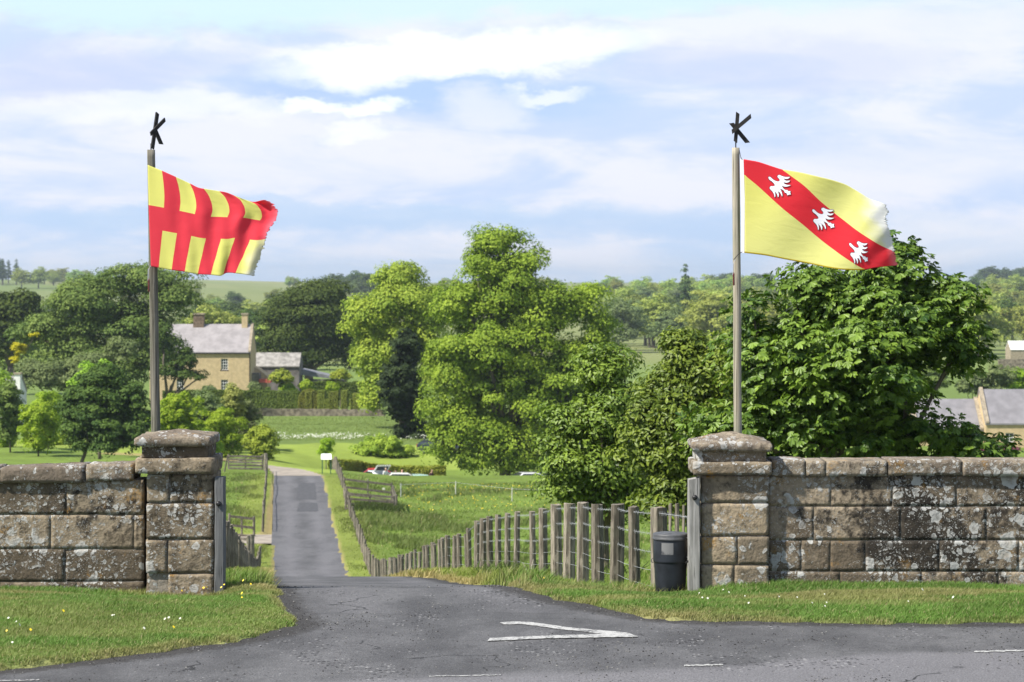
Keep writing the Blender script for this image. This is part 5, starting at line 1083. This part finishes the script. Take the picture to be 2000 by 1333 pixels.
MB().box(PX(590, DS), PX(672, DS), DS + 5, DS + 5.8, -14.3, PZ(744, DS)).build('back_wall', M['tarred'], shd)
MB().box(PX(612, DS), PX(632, DS), DS + .1, DS + .3, -14.3, PZ(741, DS)).build('front_panel', M['barnwall'], shd)
for a in (589, 611, 633, 655, 673): MB().box(PX(a, DS), PX(a, DS) + .16, DS + .05, DS + .22, -14.3, PZ(742.5, DS)).build('post', M['rail'], shd)
# house at left edge
DC = 285
ct = empty('white_cottage', (0, 0, 0), label='pale cottage gable with chimney at the left edge behind shrubs', cat='cottage')
house(ct, PX(-60, DC), PX(32, DC), DC, 6, -14.3, PZ(770, DC), PZ(738, DC), M['white'], M['slate'], cope=True)
c = MB().box(PX(26, DC), PX(38, DC), DC + .4, DC + 1.4, -9, PZ(732, DC)).build('chimney', M['white'], ct); MB().box(PX(24.5, DC), PX(39.5, DC), DC + .3, DC + 1.5, PZ(732, DC) + .002, PZ(729, DC)).build('chimney_cap', M['copestone'], c)
# cottages right
DQ = 255
ca = empty('stone_cottage', (0, 0, 0), label='honey stone cottage with grey slate roof at the right edge above the wall', cat='cottage')
house(ca, PX(1925, DQ), PX(2190, DQ), DQ, 7, -15, PZ(830, DQ), PZ(766, DQ), M['sand'], M['slate2'], [(PX(1972, DQ), PZ(864, DQ), .85, .92, 2, 2), (PX(2060, DQ), PZ(864, DQ), .85, .92, 2, 2)])
MB().box(PX(1945, DQ), PX(1953, DQ), DQ + 1.5, DQ + 1.9, PZ(800, DQ) - .3, PZ(800, DQ) - .05).build('roof_window', M['frame'], ca)
cb = empty('stone_cottage', (0, 0, 0), label='lower slate roofed cottage half hidden by the chestnut leaves at right', cat='cottage')
house(cb, PX(1790, DQ), PX(1924, DQ), DQ + 1, 7, -15.5, PZ(843, DQ), PZ(786, DQ), M['sand'], M['slate2'])
DW = 560
wb = empty('white_farm_building', (0, 0, 0), label='small white roofed farm building in the distance at the right edge', cat='farm building')
house(wb, PX(1974, DW), PX(2040, DW), DW, 6, -16, PZ(684, DW), PZ(668, DW), M['copestone'], M['white'], cope=False)
fw = empty('field_wall', (0, 0, 0), label='pale field wall below the white roofed building at right', cat='stone wall')
MB().box(PX(1950, 540), PX(2030, 540), 540, 540.5, -17, PZ(702, 540)).build('wall_face', M['rubble'], fw)
for i, (px, py, c_, d_, m_, lb) in enumerate(((1965, 885, 30, 14, 'copper', 'purple leaved shrub in front of the right edge cottage'), (1925, 888, 22, 12, 'copper', 'low purple shrub peeping over the right wall by the chestnut'), (1950, 740, 40, 30, 'pale', 'rounded grey green tree above the right cottage roof'), (1990, 750, 26, 30, 'fresh', 'bright green tree at the right edge above the cottage roof'), (1900, 750, 36, 30, 'pale', 'grey green tree behind the tip of the chestnut'), (1820, 740, 36, 30, 'dark', 'darker tree hidden behind the chestnut tip'))):
    tree('shrub' if i < 2 else 'garden_tree', lb, 246 if i < 2 else 330, [(px, py, c_, d_), (px + c_ * .4, py + d_ * .3, c_ * .6, d_ * .6), (px - c_ * .4, py + d_ * .2, c_ * .6, d_ * .6)], .6, 80, 50, .36, m_, px, .12, 'shrub' if i < 2 else 'tree')

# ================================================================ cars, people by the hedge
def paint(name, col):
    m, g = newmat(name); out(g, g.n('ShaderNodeBsdfPrincipled', {'Base Color': tuple(col) + (1,), 'Roughness': .3, 'Coat Weight': .5}).outputs[0]); return m
M['tyre'] = simple('tyre_rubber', (.02, .02, .02), .8); M['rim'] = simple('alloy_rim', (.5, .5, .5), .3, .1, 3, .5, .8); M['lamp_red'] = simple('tail_lamp', (.45, .02, .02), .3); M['lamp_white'] = simple('head_lamp', (.8, .8, .8), .2)
def car(px, D, rz_, col, label, hatch=False, group='cars parked by the hedge', low=0):
    x = PX(px, D); z = Hf(x, D); root = empty('parked_car', (x, D, z), rz_, label=label, cat='car', group=group)
    m_ = paint('car_paint', col); prof_ = [(-2.1, .35), (2.1, .35), (2.15, .6), (2.05, .78), (1.1, .92), (.35, 1.42), (-1.2, 1.46), (-1.95, .98), (-2.12, .9)]
    V = []; n = len(prof_)
    secs = [(-.84, .93), (-.78, 1.0), (.78, 1.0), (.84, .93)]
    for yy, k in secs:
        for a, b in prof_:
            tuck = .14 * max(0, b - .92) / .5; V.append((a * (1 if b < .95 else .985) * k ** .3, yy * (1 - tuck), .35 + (b - .35) * k if b < 1 else b * (1 - (1 - k) * .3)))
    Fs = [list(range(n))[::-1], [3 * n + i for i in range(n)]] + [[s_ * n + i, s_ * n + (i + 1) % n, (s_ + 1) * n + (i + 1) % n, (s_ + 1) * n + i] for s_ in range(3) for i in range(n)]
    b = mesh_np('body', V, Fs, m_, root); b.modifiers.new('bv', 'BEVEL').width = .04
    for sy in (-1, 1):
        MB().add([(-1.75, sy * .80, 1.0), (.95, sy * .80, 1.0), (.32, sy * .745, 1.36), (-1.18, sy * .74, 1.39)], [(0, 1, 2, 3)]).build('side_window', M['glass'], root).modifiers.new('t', 'SOLIDIFY').thickness = .06
    MB().add([(1.13, -.68, .98), (1.13, .68, .98), (.42, .62, 1.4), (.42, -.62, 1.4)], [(0, 1, 2, 3)]).build('windscreen', M['glass'], root).modifiers.new('t', 'SOLIDIFY').thickness = .04
    if hatch:
        h = MB().prism([(-1.25, 1.48), (-1.28, 1.42), (-2.35, 2.02), (-2.4, 2.1)], -.66, -.54).prism([(-1.25, 1.48), (-1.28, 1.42), (-2.35, 2.02), (-2.4, 2.1)], .54, .66).prism([(-2.15, 1.99), (-2.14, 1.92), (-2.35, 2.02), (-2.4, 2.1)], -.54, .54).prism([(-1.25, 1.48), (-1.28, 1.42), (-1.4, 1.48), (-1.4, 1.56)], -.54, .54).build('tailgate', m_, root)
        MB().add([(-1.4, -.54, 1.53), (-1.4, .54, 1.53), (-2.16, .54, 1.96), (-2.16, -.54, 1.96)], [(0, 1, 2, 3)]).build('rear_glass', M['glass'], h)
    else: MB().add([(-2.0, -.66, 1.0), (-2.0, .66, 1.0), (-1.26, .6, 1.42), (-1.26, -.6, 1.42)], [(0, 1, 2, 3)]).build('rear_window', M['glass'], root).modifiers.new('t', 'SOLIDIFY').thickness = .05
    for xx in (-1.3, 1.35):
        for yy in (-.82, .82):
            s_ = 1 if yy > 0 else -1; w = MB().tube([(xx, yy - s_ * .16, .31), (xx, yy, .31)], .31, 18).build('wheel', M['tyre'], root); MB().tube([(xx, yy, .31), (xx, yy + s_ * .015, .31)], .19, 14).build('rim', M['rim'], w)
    for yy in (-.66, .66):
        MB().box(2.02, 2.16, yy - .13, yy + .13, .58, .72).build('headlight', M['lamp_white'], root); MB().box(-2.16, -2.02, yy - .09, yy + .09, .66, .92).build('tail_light', M['lamp_red'], root)
    return root
car(735, 236, math.pi / 2 + .35, (.80, .82, .84), 'white hatchback with its tailgate raised beside the hedge', True)
car(727, 239.5, math.pi + .08, (.55, .02, .025), 'red car mostly hidden left of the raised white tailgate')
car(822, 237, .55, (.50, .72, .66), 'pale mint green old car furthest right along the hedge')
car(790, 234, .12, (.78, .77, .72), 'low cream white car in front of the seated people')
car(1042, 232, .3, (.75, .75, .76), 'white car under the right side of the tall lime')
car(857, 258, -.5, (.02, .03, .05), 'dark blue car on the lawn by the left side of the tall lime', group='cars on the lawn')
def person(px, D, hz, label, shirt, trous, hair, lean=0.0):
    x = PX(px, D); z = Hf(x, D); root = empty('person', (x, D, z), hz, label=label, cat='person')
    skin = simple('skin', (.50, .30, .22), .6, .1)
    def skinned(nm, vs, es, mat, sub=1):
        me = bpy.data.meshes.new(nm); me.from_pydata([v[0] for v in vs], es, []); me.materials.append(mat); o = bpy.data.objects.new(nm, me); COL.objects.link(o); o.parent = root
        sk = o.modifiers.new('s', 'SKIN'); 
        if not me.skin_vertices: pass
        for i, v in enumerate(vs): me.skin_vertices[0].data[i].radius = (v[1], v[1] if len(v) < 3 else v[2])
        me.skin_vertices[0].data[0].use_root = True; o.modifiers.new('u', 'SUBSURF').levels = sub; return o
    def mk(nm, vs, es, mat):
        me = bpy.data.meshes.new(nm); me.from_pydata([v[0] for v in vs], es, []); me.materials.append(mat); o = bpy.data.objects.new(nm, me); COL.objects.link(o); o.parent = root
        o.modifiers.new('s', 'SKIN'); bpy.context.view_layer.update()
        sv = me.skin_vertices[0].data if len(me.skin_vertices) else None
        if sv:
            for i, v in enumerate(vs): sv[i].radius = (v[1], v[1] * (v[2] if len(v) > 2 else 1)); sv[i].use_root = i == 0
        u = o.modifiers.new('u', 'SUBSURF'); u.levels = 2; u.render_levels = 2; return o
    L_ = lean
    B_ = [((0, 0, .92), .12), ((0, -.03 - L_ * .1, 1.15), .12), ((0, -.04 - L_ * .3, 1.38), .13), ((0, -.04 - L_ * .36, 1.48), .055), ((0, -.05 - L_ * .42, 1.56), .075), ((0, -.05 - L_ * .45, 1.66), .085), ((0, -.05 - L_ * .47, 1.72), .06),
          ((.18, -.04 - L_ * .3, 1.40), .055), ((.23, -.05 - L_ * .3, 1.14), .042), ((.20, -.22 - L_ * .3, .98), .035), ((-.18, -.04 - L_ * .3, 1.40), .055), ((-.24, -.05 - L_ * .3, 1.14), .042), ((-.2, -.2 - L_ * .3, .98), .035),
          ((.10, 0, .84), .085), ((.11, 0, .47), .06), ((.11, 0, .08), .045), ((.11, -.15, .04), .035), ((-.10, 0, .84), .085), ((-.11, 0, .47), .06), ((-.11, 0, .08), .045), ((-.11, -.15, .04), .035)]
    E_ = [(0, 1), (1, 2), (2, 3), (3, 4), (4, 5), (5, 6), (2, 7), (7, 8), (8, 9), (2, 10), (10, 11), (11, 12), (0, 13), (13, 14), (14, 15), (15, 16), (0, 17), (17, 18), (18, 19), (19, 20)]
    mk('body', B_, E_, skin)
    T_ = [(B_[0][0], .145), (B_[1][0], .145), (B_[2][0], .155), (B_[7][0], .075), ((.232, -.05 - L_ * .3, 1.12), .06), (B_[10][0], .075), ((-.24, -.05 - L_ * .3, 1.12), .06)]
    mk('shirt', T_, [(0, 1), (1, 2), (2, 3), (3, 4), (2, 5), (5, 6)], simple('shirt_cloth', shirt, .9, .1))
    mk('trousers', [((0, 0, .90), .145)] + [(B_[i][0], r) for i, r in ((13, .105), (14, .08), (15, .06), (17, .105), (18, .08), (19, .06))], [(0, 1), (1, 2), (2, 3), (0, 4), (4, 5), (5, 6)], simple('trouser_cloth', trous, .9, .1))
    mk('hair', [((0, .0 - L_ * .45, 1.68), .07), ((0, -.03 - L_ * .46, 1.74), .075)], [(0, 1)], simple('hair', hair, .9, .2))
    return root
person(752, 232.8, .5, 'person with fair hair in a white top beside the raised tailgate', (.75, .75, .76), (.1, .1, .14), (.55, .45, .3), .3)
person(786, 234.5, -.3, 'person with bare reddish head in a light grey top between the parked cars', (.55, .60, .66), (.08, .09, .13), (.45, .20, .14), .1)
person(771, 237, .2, 'person in a dark jacket bending low between the white car and the grey shirted person', (.06, .07, .10), (.05, .05, .06), (.12, .08, .05), .9)
person(840, 234, .9, 'person in a dark top at the right end of the mint green car', (.10, .04, .05), (.08, .08, .1), (.10, .06, .04), .4)

# ================================================================ far trees
def kind_mesh(seed, kind):
    global rng
    keep = rng; rng = np.random.default_rng(seed)
    if kind == 'conifer':
        lob = [(0, 0, .25 + .68 * t, .20 * (1 - t) + .03, .20 * (1 - t) + .03, .05) for t in np.linspace(0, 1, 9)]; p = crown_points(lob, .07, 90, 22, .1, .5)
    else:
        lob = [(rng.uniform(-.2, .2), rng.uniform(-.2, .2), z, r, r, r * .75) for z, r in ((.35, .30), (.45, .33), (.55, .33), (.68, .28), (.8, .2), (.42, .3), (.6, .28))]
        lob += [(rng.uniform(-.32, .32), rng.uniform(-.32, .32), rng.uniform(.3, .7), .2, .2, .16) for _ in range(4)]; p = crown_points(lob, .105, 130, 34, .12, .68, 0, .07)
    o = leafmesh('crown', p[0], p[1], np.full(len(p[0]), .052 if kind != 'conifer' else .045), p[2], None, None)
    me = o.data; bpy.data.objects.remove(o)
    mb = MB().tube([(0, 0, -.04), (.01, 0, .2), (0, .01, .6)], [.035, .026, .01], 6); t = mb.build('trunk', M['bark']); mt = t.data; bpy.data.objects.remove(t)
    rng = keep; return me, mt
KM = [kind_mesh(100 + i, 'broad') for i in range(6)] + [kind_mesh(200 + i, 'conifer') for i in range(2)]
_mcache = {}
def far_tree(D, px, h, w, mat, label, group, k=None, cat='tree', sink=0):
    k = random.randrange(6) if k is None else k; me, mt = KM[k]; key = (k, mat)
    if key not in _mcache: c = me.copy(); c.materials.clear(); c.materials.append(M[mat]); _mcache[key] = c
    x = PX(px, D); root = empty('conifer_tree' if k > 5 else 'broadleaf_tree', (x, D, Hf(x, D) - sink), random.random() * 6, label=label, cat=cat, group=group)
    for nm, m_ in (('crown', _mcache[key]), ('trunk', mt)):
        o = bpy.data.objects.new(nm, m_); COL.objects.link(o); o.parent = root; o.scale = (w, w, h)
def wood(n, px0, px1, D0, D1, h0, h1, mats, labels, group, wf=(.9, 1.25), ks=None, pw=1.0):
    for i in range(n):
        D = D0 + (D1 - D0) * ((i + random.random()) / n) ** pw; h = random.uniform(h0, h1); m_ = random.randrange(len(mats))
        far_tree(D, random.uniform(px0, px1), h, h * random.uniform(*wf), mats[m_], labels[m_], group, random.choice(ks) if ks else None)
wood(34, 385, 740, 520, 1000, 11, 15, ['far', 'farlight', 'darker'], ['mid green tree in the hazy wood behind the farmhouse chimneys', 'pale green tree in the hazy wood behind the farmhouse chimneys', 'darker tree in the hazy wood behind the farmhouse chimneys'], 'trees of the wood behind the farmhouse')
wood(110, 1175, 1640, 690, 1750, 12, 18, ['farlight', 'far', 'farlight', 'dark', 'pale'], ['light green tree of the far wooded slope right of the tall lime', 'mid green tree of the far wooded slope right of the tall lime', 'light green tree of the far wooded slope right of the tall lime', 'dark tree of the far wooded slope right of the tall lime', 'greyish tree of the far wooded slope right of the tall lime'], 'trees of the far wooded slope')
wood(46, 1830, 2060, 600, 1700, 12, 17, ['farlight', 'far', 'darker'], ['light green tree of the wood at the right edge of the view', 'mid green tree of the wood at the right edge of the view', 'dark tree of the wood at the right edge of the view'], 'trees of the wood at the right edge')
wood(10, -40, 110, 420, 700, 10, 14, ['darker', 'far'], ['dark tree behind the left edge field', 'mid green tree behind the left edge field'], 'trees below the left hill field')
far_tree(830, 1338, 26, 15, 'conifer', 'single dark conifer standing out of the far wooded slope', None, 6, 'conifer')
wood(9, -15, 32, 2050, 2150, 20, 26, ['conifer'], ['dark conifer in the clump on the left skyline'], 'conifers on the left skyline', (.7, .9), (6, 7))
for px, h, w, lb in ((42, 16, 18, 'small pale tree beside the conifer clump on the left skyline'), (75, 17, 19, 'round dark tree alone on the left hill field edge')): far_tree(1900, px, h, w, 'far' if px > 60 else 'farlight', lb, None)
wood(16, 85, 215, 1950, 2300, 9, 14, ['far'], ['tree of the blue green row along the left hill top'], 'tree row on the left hill top', (1.1, 1.6))
wood(4, 556, 580, 2300, 2350, 8, 11, ['far'], ['tiny tree on the skyline right of the striped flag'], 'tiny trees on the skyline')
wood(12, 645, 725, 1500, 1900, 14, 20, ['darker'], ['dark blue green tree on the skyline behind the dark farm tree'], 'skyline trees behind the dark farm tree', (1.1, 1.5))
wood(8, 860, 900, 1500, 1900, 12, 14, ['far'], ['tree on the skyline seen between the two limes'], 'skyline trees between the limes'); wood(8, 1045, 1090, 1500, 1900, 12, 15, ['far'], ['tree on the skyline just right of the tall lime top'], 'skyline trees right of the lime top')
wood(14, 1400, 1520, 2000, 2300, 12, 17, ['conifer', 'far'], ['dark tree on the ridge right of the right flagpole', 'green tree on the ridge right of the right flagpole'], 'ridge trees by the right flagpole', (1.1, 1.5), (0, 1, 2))
wood(20, 1905, 2030, 2300, 2500, 14, 18, ['conifer'], ['dark tree of the plantation strip on the right skyline'], 'plantation on the right skyline', (.9, 1.3))
# hedgerow trees on the far fields
wood(20, 100, 640, 1200, 1650, 7, 11, ['far', 'darker'], ['mid green hedgerow tree on the far fields', 'dark hedgerow tree on the far fields'], 'hedgerow trees on the far fields', (1.1, 1.6))

# ================================================================ haze
hb_ = MB().box(-3400, 3400, -80, 9700, -45, 60).build('haze', None); tag(hb_, kind='stuff')
m = bpy.data.materials.new('haze'); m.use_nodes = True; m.node_tree.nodes.clear(); g = NG(m.node_tree)
pv = g.n('ShaderNodeVolumePrincipled', {'Color': (.80, .90, 1.0, 1), 'Density': .00010, 'Anisotropy': .3})
g.n('ShaderNodeOutputMaterial', {'Volume': pv.outputs[0]}); hb_.data.materials.append(m)
